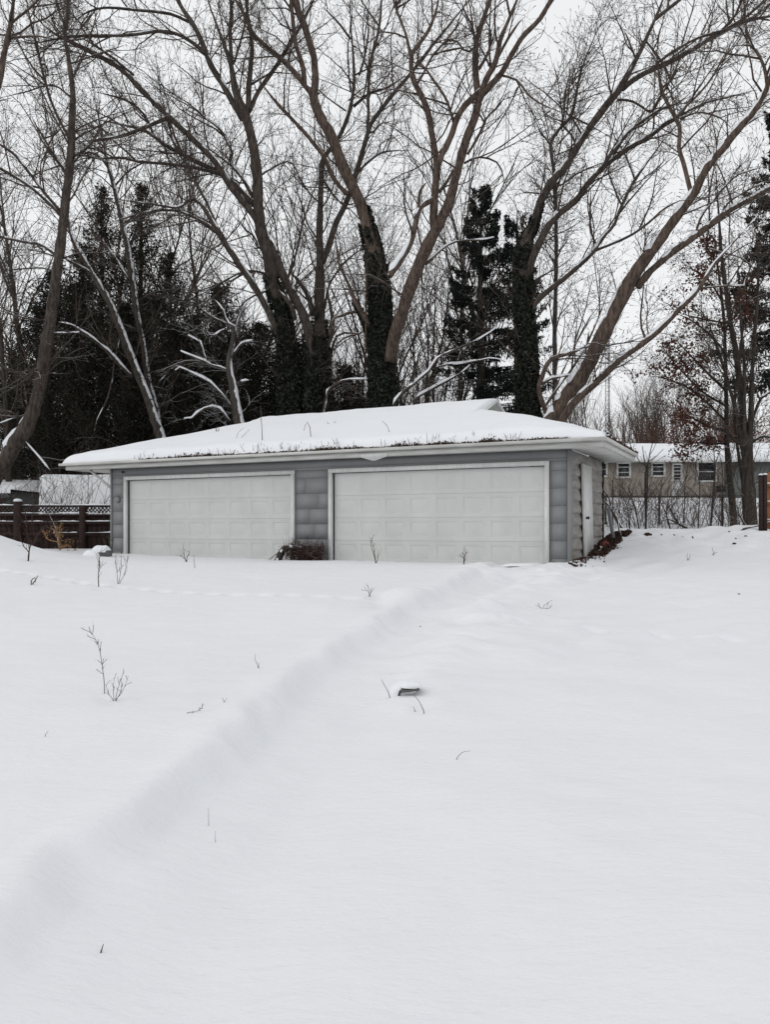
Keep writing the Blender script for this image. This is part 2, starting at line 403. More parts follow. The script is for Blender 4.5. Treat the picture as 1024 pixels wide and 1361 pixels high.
def garage_door(U):
    u0, u1 = U
    t = .085
    fr = MB()
    fr.box((u0 + t / 2, -.018, (ZT + -.4) / 2 - t / 2 - .001), (t, .07, ZT + .4 - t), 0)
    fr.box((u1 - t / 2, -.018, (ZT + -.4) / 2 - t / 2 - .001), (t, .07, ZT + .4 - t), 0)
    fr.box(((u0 + u1) / 2, -.018, ZT - t / 2), (u1 - u0, .075, t))
    d = MB(); a, b_ = u0 + t + .01, u1 - t - .01
    top = ZT - t - .012; h = .472; Y = .055
    for s in range(4):
        z1 = top - s * h; z0 = z1 - h + .003
        npan = 8; pw = (b_ - a) / npan
        for k in range(npan):
            x0, x1 = a + k * pw, a + (k + 1) * pw
            R = [(x0, x1, z0, z1, Y), (x0 + .075, x1 - .075, z0 + .085, z1 - .085, Y), (x0 + .083, x1 - .083, z0 + .093, z1 - .093, Y + .009),
                 (x0 + .093, x1 - .093, z0 + .103, z1 - .103, Y + .009), (x0 + .125, x1 - .125, z0 + .135, z1 - .135, Y + .002)]
            V = []
            for (p, q, e, f, yv) in R: V += [[p, yv, e], [q, yv, e], [q, yv, f], [p, yv, f]]
            F = []
            for i in range(len(R) - 1):
                for j in range(4):
                    F.append([4 * i + j, 4 * i + (j + 1) % 4, 4 * i + 4 + (j + 1) % 4, 4 * i + 4 + j])
            o = 4 * (len(R) - 1); F.append([o, o + 1, o + 2, o + 3])
            d.add(V, F)
        # thickness of each section: lip above and below
        d.add([[a, Y, z1], [b_, Y, z1], [b_, Y + .03, z1 - .004], [a, Y + .03, z1 - .004], [a, Y, z0], [b_, Y, z0], [b_, Y + .03, z0 + .004], [a, Y + .03, z0 + .004]],
              [[0, 1, 2, 3], [4, 7, 6, 5]])
    d.box(((a + b_) / 2, Y + .045, top - 2 * h), (b_ - a, .03, 4 * h - .01))
    o = d.build('garage_door', M['door'], gar)
    fr.build('door_frame', M['trim'], o)
    return o
gd1 = garage_door(D1); tag(gd1, 'left garage door with a flaking frame')
gd2 = garage_door(D2)

# roof ------------------------------------------------------------
UE0, UE1, VE0, VE1 = -12.62, .70, -.35, V2 + .35
VEN = 3.28; UNE = UN + .55
ZE = 2.33; ZR = 3.55; VM = (VE0 + VE1) / 2
SL = (ZR - ZE) / (VM - VE0)
GR, GL = -2.40, -8.80
SR = (ZR - .40 - ZE) / (UE1 - GR); SLf = (ZR - .17 - ZE) / (GL - UE0)
def softmin(a, b, k=.05): return -k * np.log(np.exp(-a / k) + np.exp(-b / k))
def roofz(u, v):
    f = softmin(SL * (v - VE0), SL * (VE1 - v), .06)
    rr = SR * (UE1 - u); ll = SLf * (u - UE0)
    h = np.where(u > GR, softmin(f, rr, .05), np.where(u < GL, softmin(f, ll, .05), f))
    return ZE + h
us = np.unique(np.concatenate([np.linspace(UE0, UE0 + .4, 14), np.arange(UE0 + .4, GL - .15, .11), np.linspace(GL - .15, GL + .15, 9), np.arange(GL + .15, GR - .08, .11),
                               [GR - .002, GR + .002], np.arange(GR + .06, UE1 - .4, .1), np.linspace(UE1 - .4, UE1, 14)]))
vs = np.unique(np.concatenate([np.linspace(VE0, VE0 + .35, 14), np.arange(VE0 + .35, VE1 - .3, .09), np.linspace(VE1 - .3, VE1, 8), [VEN]]))
UU, VV = np.meshgrid(us, vs)
RZ = roofz(UU, VV)
# soften the left gablet
near_gl = np.abs(UU - GL) < .3
edge = np.minimum.reduce([VV - VE0, VE1 - VV, UU - UE0, (UE1 - UU)])
th = .20 * np.sqrt(np.clip(1 - (1 - np.clip((edge + .004) / .22, 0, 1)) ** 2, 0, 1))
th_front = .015 + th
right_thin = sstep(.5, .0, UE1 - UU) * .0
RS = RZ + th_front * (1 - .35 * sstep(-.1, .6, UU)) * (1 - .55 * ((UU > GR) & (UU < GR + .9)) * sstep(.9, .2, UU - GR) * sstep(-.3, .2, VV - VM)) + .05 * fbm(UU * .8, VV * .8, 3) * np.clip(edge / .3, 0, 1) + .012 * fbm(UU * 5, VV * 5, 2) + .07 * fbm(UU * 1.9, VV * .8 + 3, 3) * np.clip(th / .1, 0, 1) * np.exp(-edge / .35)
keep = ~((UU[:-1, :-1] >= UNE - .02) & (VV[:-1, :-1] >= VEN - .001))
idx = np.arange(UU.size).reshape(UU.shape)
Q = np.stack([idx[:-1, :-1], idx[:-1, 1:], idx[1:, 1:], idx[1:, :-1]], -1)[keep]
mb = MB()
mb.add(np.stack([UU, VV, RS], -1), Q)
# skirts along the outline down to the roof deck
def skirt(ii):
    a = np.stack([UU.ravel()[ii], VV.ravel()[ii], RS.ravel()[ii]], -1); c = a.copy(); c[:, 2] = ZE - .004 if False else RZ.ravel()[ii] - .012
    n = len(ii); mb.add(np.concatenate([a, c]), [[i, i + n, i + n + 1, i + 1] for i in range(n - 1)])
skirt(idx[0, :]); skirt(idx[:, 0][::-1]); skirt(idx[:np.searchsorted(vs, VEN) + 1, -1]); skirt(idx[-1, :np.searchsorted(us, UNE)][::-1])
roof_snow = mb.build('roof_snow', M['snow'], gar, smooth=True)
# deck, fascia, soffit
mb = MB()
def fasc(u0, v0, u1, v1, z0, z1, t):
    d = np.array([u1 - u0, v1 - v0]); L = np.linalg.norm(d); mb.box(((u0 + u1) / 2, (v0 + v1) / 2, (z0 + z1) / 2), (L, t, z1 - z0), math.atan2(d[1], d[0]))
FB = ZS - .01
fasc(UE0 + .12, VE0 + .02, UE1 - .022, VE0 + .02, FB, ZE - .052, .03)
fasc(UE0 - .02, VE0 - .045, UE1 + .02, VE0 - .045, ZE - .05, ZE + .008, .10)
fasc(UE1 - .02, VE0 + .037, UE1 - .02, VEN, FB, ZE - .052, .03)
fasc(UE1 + .02, VE0 + .01, UE1 + .02, VEN, ZE - .05, ZE + .006, .07)
fasc(UE1 - .05, VEN - .018, UNE, VEN - .018, FB, ZE + .004, .03)
fasc(UE0 + .14, VE0 + .06, UE0 + .14, VE1 - .02, FB, ZE, .03)
mb.build('fascia', M['fascia'], gar)
mb = MB(); mb.box(((UE0 + .16 + UE1 - .04) / 2, VE0 / 2 + .017, ZS + .012), (UE1 - UE0 - .22, -VE0 - .035, .02))
mb.box((UE1 / 2 + .012, VEN / 2, ZS + .012), (UE1 - .066, VEN - .04, .02)); mb.box(((UE0 + UL) / 2 + .07, V2 / 2, ZS + .012), (UL - UE0 - .19, V2, .02))
mb.build('soffit', M['fascia'], gar)
# gablet in the right end of the ridge
hgt = .42; hw = hgt / SL
mb = MB()
zb = ZR - hgt + .10
mb.add([[GR + .03, VM - hw, zb], [GR + .03, VM + hw, zb], [GR + .03, VM, ZR + .10]], T=[[0, 1, 2]])
gb = mb.build('gablet', mottled('green_grey_gable', (.20, .215, .20), (.30, .315, .29), 8, bmp=.1), gar)
mb = MB()
for s in (-1, 1):
    mb.tubes([[GR + .055, VM + s * (hw + .06), zb - .03], [GR + .055, VM, ZR + .13]], [.03, .03], 4)
mb.build('gable_trim', M['trim'], gb)
# brace under the left eave
mb = MB(); a = np.array([UL - .02, .0, 1.72]); c = np.array([UL - .62, -.1, ZS - .012])
mb.tubes([a, (a + c) / 2, c], [.035] * 3, 4); mb.build('eave_brace', M['trim'], gar)
# round fixture and bulb cap on the left strip of wall
mb = MB(); uc = (UL + D1[0]) / 2 + .01
mb.tubes([[uc, -.02, 1.43], [uc, -.045, 1.43], [uc, -.075, 1.43], [uc, -.085, 1.43]], [.075, .075, .06, .02], 12)
mb.build('round_vent', M['siding'], gar, smooth=False)
mb = MB(); mb.tubes([[UL + .40, -.02, 2.10], [UL + .40, -.05, 2.10], [UL + .40, -.06, 2.10]], [.03, .03, .01], 8); mb.build('lamp_socket', M['black'], gar)
# bent drip flashing hanging at the middle of the fascia
uf = fu(507)
mb = MB(); mb.add([[uf - .30, VE0 - .012, FB + .06], [uf + .32, VE0 - .012, FB + .06], [uf + .30, VE0 - .015, FB - .01], [uf + .05, VE0 - .03, FB - .085], [uf - .02, VE0 - .03, FB - .085], [uf - .28, VE0 - .015, FB - .01],
                   [uf - .30, VE0 - .003, FB + .06], [uf + .32, VE0 - .003, FB + .06], [uf + .30, VE0 - .003, FB - .01], [uf + .05, VE0 - .01, FB - .085], [uf - .02, VE0 - .01, FB - .085], [uf - .28, VE0 - .003, FB - .01]],
                  [[0, 5, 2, 1], [5, 4, 3, 2], [6, 7, 8, 11], [11, 8, 9, 10], [5, 11, 10, 4], [4, 10, 9, 3], [3, 9, 8, 2]])
mb.build('drip_flashing', M['trim'], gar)
# white side door, slightly out of true
mb = MB(); z0, z1 = .10, 1.965
V = []
for (x) in (.052, .095):
    V += [[x, .78 + .20, z0], [x, 1.60 + .20, z0 - .02], [x, 1.57, z1], [x, .74, z1 + .01]]
mb.add(V, [[0, 3, 2, 1], [4, 5, 6, 7], [0, 1, 5, 4], [1, 2, 6, 5], [2, 3, 7, 6], [3, 0, 4, 7]])
sdoor = mb.build('side_door', M['trim'], gar)
mb = MB(); mb.tubes([[.09, 1.02, .93], [.125, 1.02, .93], [.15, 1.02, .93], [.165, 1.02, .93]], [.02, .022, .034, .012], 8); mb.build('door_knob', M['black'], sdoor)

# dry weeds and leaf litter along the eave
mb = MB(); n = 0
for i in range(460):
    px = rng.uniform(185, 768)
    if vnoise(px * .022, 1.5) + .6 * vnoise(px * .09, 4.5) < rng.uniform(-.25, .28): continue
    u = fu(px); v = VE0 + rng.uniform(-.02, .12); L = rng.uniform(.05, .18) * (1.2 if vnoise(px * .05, 9.2) > .1 else .9)
    z = float(roofz(np.array(u), np.array(v))) + .04
    p0 = np.array([u, v, z]); lean = rng.normal(0, .25, 2)
    pts = [GW(*(p0 + np.array([lean[0] * t * L, lean[1] * t * L - .02 * t, L * t]))) for t in (0, .5, 1)]
    mb.tubes(pts, [.0055, .0042, .0028], 3)
tag(mb.build('dry_weed_stubble', M['twig_red'], loc=GW(-5, 0, 2.4)), 'thin dry weed stubble standing through the snow along the garage eave', 'weeds', kind='stuff')
mb = MB(); C = []; 
for i in range(5200):
    px = rng.uniform(200, 765)
    dens = vnoise(px * .035, 7.7) + .5 * vnoise(px * .11, 2.2) + .2
    if rng.random() > np.clip(dens * 1.6 + .25 * (px > 430), .34, 1): continue
    u = fu(px); hgt_ = np.clip(.02 + .08 * (dens), .018, .06)
    C.append(GW(u, VE0 - .02 + rng.uniform(-.06, .05), ZE + .012 + abs(rng.normal(0, hgt_ * .6))))
mb.leaves(C, rng.uniform(.012, .034, len(C)), aspect=.6)
tag(mb.build('eave_leaf_litter', M['litter'], loc=GW(-5, 0, 2.4)), 'dark wet leaf litter lying along the front eave of the garage', 'leaf litter', kind='stuff')
mb = MB(); C = []
for i in range(700):
    v = rng.uniform(-.2, VEN)
    C.append(GW(UE1 + rng.uniform(-.04, .05), v, ZE + .01 + abs(rng.normal(0, .035))))
mb.leaves(C, rng.uniform(.012, .035, len(C)), aspect=.6)
tag(mb.build('side_eave_leaf_litter', M['litter'], loc=GW(.6, 1.5, 2.4)), 'mossy brown leaf debris along the short right eave of the garage', 'leaf litter', kind='stuff')
# ------------------------------------------------------------------ bare trees: limbs follow the real ones, twigs are grown
def catmull(A, n):
    A = np.asarray(A, float)
    if len(A) == 2: return np.stack([A[0] + (A[1] - A[0]) * t for t in np.linspace(0, 1, n)])
    B = np.concatenate([[2 * A[0] - A[1]], A, [2 * A[-1] - A[-2]]])
    d = np.linalg.norm(np.diff(A[:, :2], axis=0), axis=1); s = np.concatenate([[0], np.cumsum(d)])
    out = []
    for q in np.linspace(0, s[-1], n):
        i = min(np.searchsorted(s, q, 'right') - 1, len(A) - 2); t = (q - s[i]) / max(s[i + 1] - s[i], 1e-6)
        p0, p1, p2, p3 = B[i], B[i + 1], B[i + 2], B[i + 3]
        out.append(.5 * ((2 * p1) + (-p0 + p2) * t + (2 * p0 - 5 * p1 + 4 * p2 - p3) * t * t + (-p0 + 3 * p1 - 3 * p2 + p3) * t ** 3))
    return np.array(out)
def rs(n, K):                    # random smooth wander
    return np.cumsum(rng.standard_normal((n, K, 3)), axis=1)
def spawn(Pp, Rp, cnt, Lr, ang, upw, rr, K, curl, tmin=.15, tmax=1.0, rmax=None, tip=.35, bud=0.0, flat=1.0):
    """children on parent lines Pp (N,Kp,3): cnt per parent (array or int); returns lines and radii"""
    N, Kp, _ = Pp.shape
    cnt = np.broadcast_to(np.asarray(cnt, int), (N,))
    ix = np.repeat(np.arange(N), cnt); M_ = len(ix)
    if M_ == 0: return np.zeros((0, K, 3)), np.zeros((0, K))
    t = rng.uniform(tmin, tmax, M_) * (Kp - 1 - 1e-6); i = t.astype(int); f = (t - i)[:, None]
    b = Pp[ix, i] * (1 - f) + Pp[ix, i + 1] * f
    rb = Rp[ix, i] * (1 - f[:, 0]) + Rp[ix, i + 1] * f[:, 0]
    tg = Pp[ix, i + 1] - Pp[ix, i]; tg /= np.linalg.norm(tg, axis=1, keepdims=True) + 1e-9
    pr = rng.standard_normal((M_, 3)); pr[:, 1] *= flat
    pr -= (pr * tg).sum(1, keepdims=True) * tg; pr /= np.linalg.norm(pr, axis=1, keepdims=True) + 1e-9
    a = np.radians(rng.uniform(*ang, M_))[:, None]
    d = tg * np.cos(a) + pr * np.sin(a); d[:, 2] += upw * rng.uniform(.3, 1.5, M_); d /= np.linalg.norm(d, axis=1, keepdims=True)
    L = rng.uniform(*Lr, M_)
    steps = d[:, None, :] + curl * rs(M_, K - 1) + np.array([0, 0, upw * .35]) * np.arange(K - 1)[None, :, None] / (K - 1)
    steps /= np.linalg.norm(steps, axis=2, keepdims=True); steps *= (L / (K - 1))[:, None, None]
    pts = np.concatenate([b[:, None, :], b[:, None, :] + np.cumsum(steps, axis=1)], axis=1)
    r0 = np.minimum(rb * .75, L * rr)
    if rmax is not None: r0 = np.minimum(r0, rmax)
    r0 = np.maximum(r0, .0036)
    rad = r0[:, None] * np.linspace(1, tip, K)[None, :]
    if bud: rad[:, -1] = np.where(rng.random(M_) < .6, bud, rad[:, -1])
    return pts, rad
def snow_tube(mb, pts, rad, k=1.0, thr=-.2, sides=6, fade=True):
    t = np.gradient(pts, axis=0); t /= np.linalg.norm(t, axis=1, keepdims=True) + 1e-9
    n = np.array([0, 0, 1.0]) - t[:, 2:3] * t; m = np.linalg.norm(n, axis=1)
    nn = vnoise(np.arange(len(pts)) * .9 + rng.uniform(0, 99), 3.3) + .4 * rng.uniform(-.5, .5, len(pts))
    on = (np.clip(np.arange(len(pts)) / (.22 * len(pts)), 0, 1) if fade else 1.0) * np.clip((nn - thr) / .18, 0, 1) * np.clip((m - .25) / .3, 0, 1)
    n = n / (m[:, None] + 1e-6)
    q = pts + n * (rad * (.30 + .25 * k * on) * 1.0)[:, None]
    mb.tubes(q, np.maximum(rad * (.30 + .52 * on), .001) + .012 * k * on, sides, .10)
class Tree:
    def __init__(self, name, label, depth, group=None, cat='tree', mat='bark', tw='twig', ws=.92):
        self.ws = ws
        self.name, self.label, self.depth, self.group, self.cat, self.mat, self.tw = name, label, depth, group, cat, mat, tw
        self.px = []; self.L = []; self.R = []; self.sn = []; self.dens = []; self.ivy = None; self.extra = []
    def limb(self, pts, snow=0, dens=1.0, d1=None, d0=None, wander=.25):
        A = np.array([(p if len(p) == 3 else (*p, 2.5)) for p in pts], float)
        ln = np.linalg.norm(np.diff(A[:, :2], axis=0), axis=1).sum()
        n = max(6, int(ln / 9))
        B = catmull(A, n)
        if d0 is None:
            if not self.px: d0 = self.depth
            else:
                al = np.concatenate(self.px); j = np.argmin(np.hypot(al[:, 0] - A[0, 0], al[:, 1] - A[0, 1])); d0 = al[j, 2]
        if d1 is None: d1 = d0 + rng.uniform(-.45, .45) * ln / F_PX * self.depth * (1 if self.px else .4)
        d = np.linspace(d0, d1, n)
        jit = np.cumsum(rng.standard_normal((n, 2)), axis=0) * wander; jit -= np.linspace(0, 1, n)[:, None] * jit[-1]
        W = np.stack([(B[:, 0] + jit[:, 0] - CX) / F_PX * d, d, EYE - (B[:, 1] + jit[:, 1] - HY) / F_PX * d], -1)
        tp = 1 - .7 * sstep(.7, 1.0, np.linspace(0, 1, n)) * (A[-1, 2] < 7)
        R = np.maximum(B[:, 2] * self.ws, 1.0) * tp * d / F_PX / 2
        self.px.append(np.stack([B[:, 0], B[:, 1], d], -1)); self.L.append(W); self.R.append(R); self.sn.append(snow); self.dens.append(dens)
        return self
    def finish(self, twig=1.0, up=.25, ymax_twig=None, l1=(.9, 3.0), l2=(.35, 1.3), l3=(.12, .5), bud=.0125, k3=4, bigr=.034):
        base = self.L[0][0].copy(); base[2] = Gs(base[0], base[1]) - .1
        # the trunk goes down to the ground
        first = self.L[0]; z0 = first[0][2]
        if z0 > base[2] + .05:
            d = first[0] - first[min(2, len(first) - 1)]; lean = d[:2] / max(abs(d[2]), .2) * (z0 - base[2]) * .5
            lean = np.clip(lean, -1, 1); base[:2] += lean
            ex = np.stack([base + (first[0] - base) * t for t in np.linspace(0, 1, 5)[:-1]])
            self.L[0] = np.concatenate([ex, first]); self.R[0] = np.concatenate([self.R[0][0] * np.array([1.15, 1.08, 1.03, 1.0]), self.R[0]])
        root = empty(self.name, base, self.label, self.cat, self.group)
        tb = MB(); sb = MB(); has = False
        for q_, (W, R, s) in enumerate(zip(self.L, self.R, self.sn)):
            w = R.max()
            n = 12 if w > .14 else 8 if w > .06 else 5
            tb.tubes(W, R * (1 + .05 * rng.standard_normal(len(R))), n, .035 if n > 8 else .0)
            if s: snow_tube(sb, W, R, s if s > 0 else 1, thr=-.25 if s >= 1 else -.08, fade=q_ > 0); has = True
        tb.build('trunk', M[self.mat], root, loc=base, smooth=True)
        # crown
        K = 10
        Pp = []; Rp = []; cn = []
        for W, R, dn in zip(self.L, self.R, self.dens):
            i = np.linspace(0, len(W) - 1, K); a = i.astype(int).clip(0, len(W) - 2); f = (i - a)[:, None]
            Pp.append(W[a] * (1 - f) + W[a + 1] * f); Rp.append(R[a] * (1 - f[:, 0]) + R[a + 1] * f[:, 0])
            ln = np.linalg.norm(np.diff(W, axis=0), axis=1).sum()
            cn.append(int(round(ln * 2.0 * dn * twig)))
        Pp = np.array(Pp); Rp = np.array(Rp); cn = np.array(cn)
        p1, r1 = spawn(Pp, Rp, cn, l1, (25, 75), up, .012, 7, .13, .12, 1.0, rmax=bigr, tip=.3)
        p2, r2 = spawn(p1, r1, rng.integers(5, 10, len(p1)), l2, (20, 70), up * .7, .012, 6, .16, .1, 1.0, rmax=.013, tip=.45)
        p3, r3 = spawn(p2, r2, rng.integers(max(1, k3 - 1), k3 + 3, len(p2)), l3, (20, 70), up * .5, .012, 4, .2, .1, 1.0, rmax=.007, tip=.65, bud=bud)
        cb = MB(); cb.tubes(p1, r1, 4 if len(p1) < 300 else 3); cb.tubes(p2, r2, 3); cb.tubes(p3, r3, 3)
        for e in self.extra: e(cb)
        if cb.n: cb.build('crown', M[self.tw], root, loc=base)
        if has: sb.build('snow', M['snow'], root, loc=base, smooth=True)
        self.root = root; self.base = base; self.p2 = p2
        return self
    def ivy_on(self, specs, n_per_m=1500, sz=(.035, .085)):
        mb = MB(); tot = []
        for (k, y0, y1, extra, dens) in specs:
            W, R = self.L[k], self.R[k]
            zlo = EYE - (y0 - HY) / F_PX * W[:, 1].mean(); zhi = EYE - (y1 - HY) / F_PX * W[:, 1].mean()
            n = int(n_per_m * abs(zhi - zlo) * dens)
            tz = zlo + (zhi - zlo) * rng.random(n) ** 1.4
            o = np.argsort(W[:, 2]); c = np.stack([np.interp(tz, W[o, 2], W[o, 0]), np.interp(tz, W[o, 2], W[o, 1]), tz], -1); r = np.interp(tz, W[o, 2], R[o])
            fr = (tz - zlo) / (zhi - zlo)
            th_ = rng.uniform(0, 2 * math.pi, n)
            bul = 1 + .6 * (vnoise(th_ * 1.2, tz * 1.1) + .3)
            rr = r * .98 + (extra * (1 - .6 * fr) * bul * 1.15).clip(.01) * rng.random(n) ** .7
            ok = vnoise(th_ * 1.6 + 40 * k, tz * 1.9) + .5 * vnoise(th_ * 4, tz * 5) > -1.0 + 1.35 * fr ** 2.2
            c[:, 0] += rr * np.cos(th_); c[:, 1] += rr * np.sin(th_); tot.append(c[ok])
        C = np.concatenate(tot); mb.leaves(C, rng.uniform(*sz, len(C)), droop=.6, aspect=.65)
        mb.build('ivy', M['ivy'], self.root, loc=self.base)
        return self

# --- the far left leaning stem
t = Tree('bare_tree', 'brown bare trunk leaning in at the top left corner of the view', 21, mat='bark_warm')
t.limb([(-70, 560, 22), (-58, 400, 16), (-35, 250, 12), (-12, 150, 10), (0, 105, 9), (5, 78, 8.5), (10, 52, 9), (15, 28, 9), (18, 2, 8), (23, -30, 7), (24, -80, 5)])
t.limb([(13, 50, 4), (45, 48, 3), (75, 52, 2.5)]); t.limb([(16, 30, 4), (50, 0, 3), (70, -30, 2)])
t.finish(.8)

# --- tree left of the garage, leaning then straight
t = Tree('bare_tree', 'bare tree with snow in the bend of its swept trunk above the dark lattice fence', 24.5)
t.limb([(-14, 640, 27), (3, 618, 25), (20, 590, 23), (39, 560, 20), (52, 520, 18), (60, 475, 17), (68, 430, 15.5), (76, 370, 14.5), (83, 320, 13.5), (87, 287, 13), (93, 237, 12), (96, 200, 11), (97, 162, 9.5), (99, 125, 8.5), (96, 100, 8), (92, 75, 7.5), (87, 50, 7), (86, 35, 6.5), (78, 14, 5.5), (72, -10, 5), (62, -60, 3)], snow=1.1, dens=.8)
t.limb([(87, 38, 5.5), (89, 18, 5), (90, -8, 5), (94, -60, 3)])
t.limb([(93, 187, 5), (82, 165, 4), (70, 138, 4), (60, 105, 4), (48, 55, 3.5), (37, 8, 3), (32, -30, 2)])
t.limb([(88, 232, 4), (72, 208, 3.5), (58, 185, 3), (48, 168, 2.5), (40, 150, 2)])
t.limb([(82, 282, 5), (66, 265, 4.5), (40, 232, 4), (20, 207, 4), (0, 192, 3.5), (-25, 175, 3)], snow=.5)
t.limb([(82, 288, 4.5), (60, 266, 4), (35, 245, 4), (0, 224, 4), (-30, 210, 3)], snow=.5)
t.limb([(75, 340, 4.5), (60, 329, 4), (50, 324, 4), (30, 321, 4), (0, 315, 4), (-30, 305, 3)], snow=.4)
t.limb([(75, 366, 3), (60, 357, 2.5), (30, 357, 2.2), (0, 360, 2)])
t.limb([(64, 425, 3), (40, 424, 2.5), (15, 418, 2), (-5, 416, 2)])
t.limb([(70, 443, 3), (85, 443, 2.8), (105, 441, 2.2)], snow=1)
t.limb([(95, 210, 4), (110, 200, 3), (125, 186, 2.5), (140, 160, 2)])
t.limb([(60, 475, 3), (40, 500, 2.2), (10, 520, 2), (-8, 528, 2)]); t.limb([(52, 545, 3), (30, 552, 2.5), (0, 562, 2)], snow=1)
t.limb([(32, 585, 3), (45, 600, 2.6), (58, 615, 2.4), (67, 626, 2)], snow=1)
t.limb([(95, 130, 3), (70, 112, 2.4), (40, 120, 2), (0, 130, 1.6)]); t.limb([(91, 85, 3), (120, 75, 2.4), (165, 60, 2)])
t.limb([(98, 205, 3), (125, 210, 2.4), (160, 222, 2)])
t.finish(1.25, l1=(1.0, 3.4))
tree_swept = t

# --- two snowy leaning stems behind the left end of the roof
t = Tree('bare_tree', 'slender leaning trunk plastered with snow, forked low, behind the left garage roof end', 27.5, mat='bark_wind')
t.limb([(217, 592, 14), (200, 540, 12.5), (180, 490, 11), (165, 450, 10), (148, 407, 9.5), (130, 375, 8.5), (112, 345, 7.5), (97, 318, 6.5), (90, 290, 5.5), (82, 250, 4), (75, 210, 3)], snow=.9, dens=.7)
t.limb([(176, 502, 6.5), (155, 480, 6), (135, 460, 5.5), (110, 442, 4.8), (95, 432, 3.8), (78, 428, 2.5)], snow=1.2, dens=.4)
t.limb([(124, 366, 4.5), (110, 355, 4), (90, 346, 3.5), (75, 330, 3)], snow=.6)
t.limb([(160, 440, 3), (154, 470, 2.6), (147, 510, 2.4), (140, 535, 2.6), (128, 560, 2.4), (124, 585, 2)], snow=1, dens=.2)
t.finish(.8)
t = Tree('bare_tree', 'upright bare trunk just right of the snowy forked leaning stem, behind the garage roof', 28.2, mat='bark_wind')
t.limb([(214, 590, 9), (208, 548, 8.5), (197, 507, 8.5), (190, 462, 8.5), (182, 420, 8.5), (176, 382, 8.5), (170, 340, 8.5), (163, 308, 8), (158, 280, 7), (148, 240, 6), (142, 218, 5.5), (136, 182, 4.5), (130, 155, 4), (125, 128, 3), (118, 95, 2.5)], snow=.6, dens=.9)
t.limb([(143, 222, 4), (130, 206, 3.5), (116, 203, 3), (100, 212, 2)])
t.limb([(172, 375, 3.5), (155, 345, 3), (140, 325, 2.5), (136, 318, 2)], snow=1)
t.limb([(207, 538, 4), (212, 525, 3.4), (219, 505, 2.8)], snow=1, dens=.3); t.limb([(208, 512, 3), (220, 500, 2.6), (234, 487, 2.6), (256, 495, 2)], snow=1, dens=.3)
t.limb([(150, 250, 3), (175, 225, 2.5), (205, 210, 2)]); t.limb([(160, 300, 3), (190, 280, 2.4), (215, 268, 2)])
t.finish(1.0)

# --- the big spreading tree, left of centre
t = Tree('bare_tree', 'large bare maple left of centre whose long limbs arch over to the left', 27, ws=.88)
t.limb([(388, 590, 27), (386, 545, 25), (383, 475, 22), (376, 425, 20.5), (366, 382, 19), (357, 337, 18), (347, 300, 17), (343, 237, 16), (338, 200, 14.5), (332, 170, 14), (326, 150, 14), (315, 125, 11), (308, 88, 8.5), (298, 60, 7.5), (286, 28, 6.5), (277, 0, 5.5), (268, -40, 4)], snow=.25, dens=.5, d1=26)
t.limb([(328, 158, 9), (331, 135, 9), (331, 112, 8.5), (334, 82, 7), (334, 55, 6.5), (328, 20, 5.5), (327, -10, 5), (322, -60, 3)])
t.limb([(309, 85, 6.5), (306, 45, 6), (307, 15, 5.5), (305, -15, 5), (305, -60, 3)]); t.limb([(312, 82, 4), (321, 50, 3.5), (325, 25, 3.2), (315, -12, 3), (305, -40, 2)])
t.limb([(331, 148, 7), (343, 122, 6.5), (361, 95, 6.2), (378, 70, 5.5), (396, 40, 5), (416, 2, 4.5), (426, -30, 3)])
t.limb([(322, 158, 9), (314, 143, 9), (301, 120, 9), (281, 87, 8.5), (268, 55, 8), (256, 33, 7.5), (240, 10, 6.5), (230, -10, 6), (215, -50, 4)], snow=.4)
t.limb([(252, 30, 4.5), (240, 25, 4.5), (225, 19, 4.5), (187, 15, 4.2), (137, 12, 3.6), (112, 19, 3.2), (100, 28, 2.6), (91, 40, 2.2)], snow=.4)
t.limb([(290, 102, 5.5), (281, 87, 5.5), (271, 70, 5.5), (256, 57, 5.5), (233, 45, 5.2), (207, 42, 4.8), (175, 46, 4.6), (125, 47, 4.2), (88, 49, 4), (60, 54, 3.5), (45, 57, 3), (10, 54, 2.4)], snow=.4)
t.limb([(350, 318, 11), (340, 292, 10.5), (323, 268, 10), (306, 247, 9.5), (283, 212, 9), (256, 185, 8.6), (220, 150, 8.4), (190, 120, 8.2), (162, 92, 8), (125, 70, 7.5), (92, 54, 6.8), (77, 47, 5.5), (57, 32, 4), (37, 7, 3.2), (25, -20, 2)], snow=.6, d1=25)
t.limb([(178, 100, 4), (150, 77, 3.6), (120, 57, 3.2), (105, 50, 3)])
t.limb([(341, 275, 9), (323, 257, 8.5), (301, 235, 8.2), (276, 222, 7.4), (256, 212, 7), (242, 204, 6), (220, 192, 5.4), (200, 177, 5), (185, 171, 4.4), (160, 165, 3.8), (130, 159, 3), (105, 152, 2.2)], snow=.6)
t.limb([(300, 235, 6), (286, 230, 5.5), (273, 227, 5.2), (250, 222, 4.8), (220, 218, 4.4), (185, 215, 4.4), (162, 210, 4), (135, 211, 3.2), (112, 210, 2.8), (90, 218, 2)], snow=.6)
t.limb([(226, 156, 6.5), (212, 161, 6), (195, 168, 5.4), (165, 179, 5), (130, 186, 4.2), (105, 188, 3)], snow=.3)
t.limb([(203, 178, 4.4), (197, 162, 3.8), (187, 147, 3.4), (170, 135, 3), (140, 125, 2.6), (125, 122, 2.2)])
t.limb([(336, 262, 5.5), (321, 235, 5.2), (306, 217, 4.8), (309, 203, 4.2), (303, 190, 4), (293, 172, 3.8), (278, 160, 3.4), (256, 150, 3), (240, 140, 2)], snow=1)
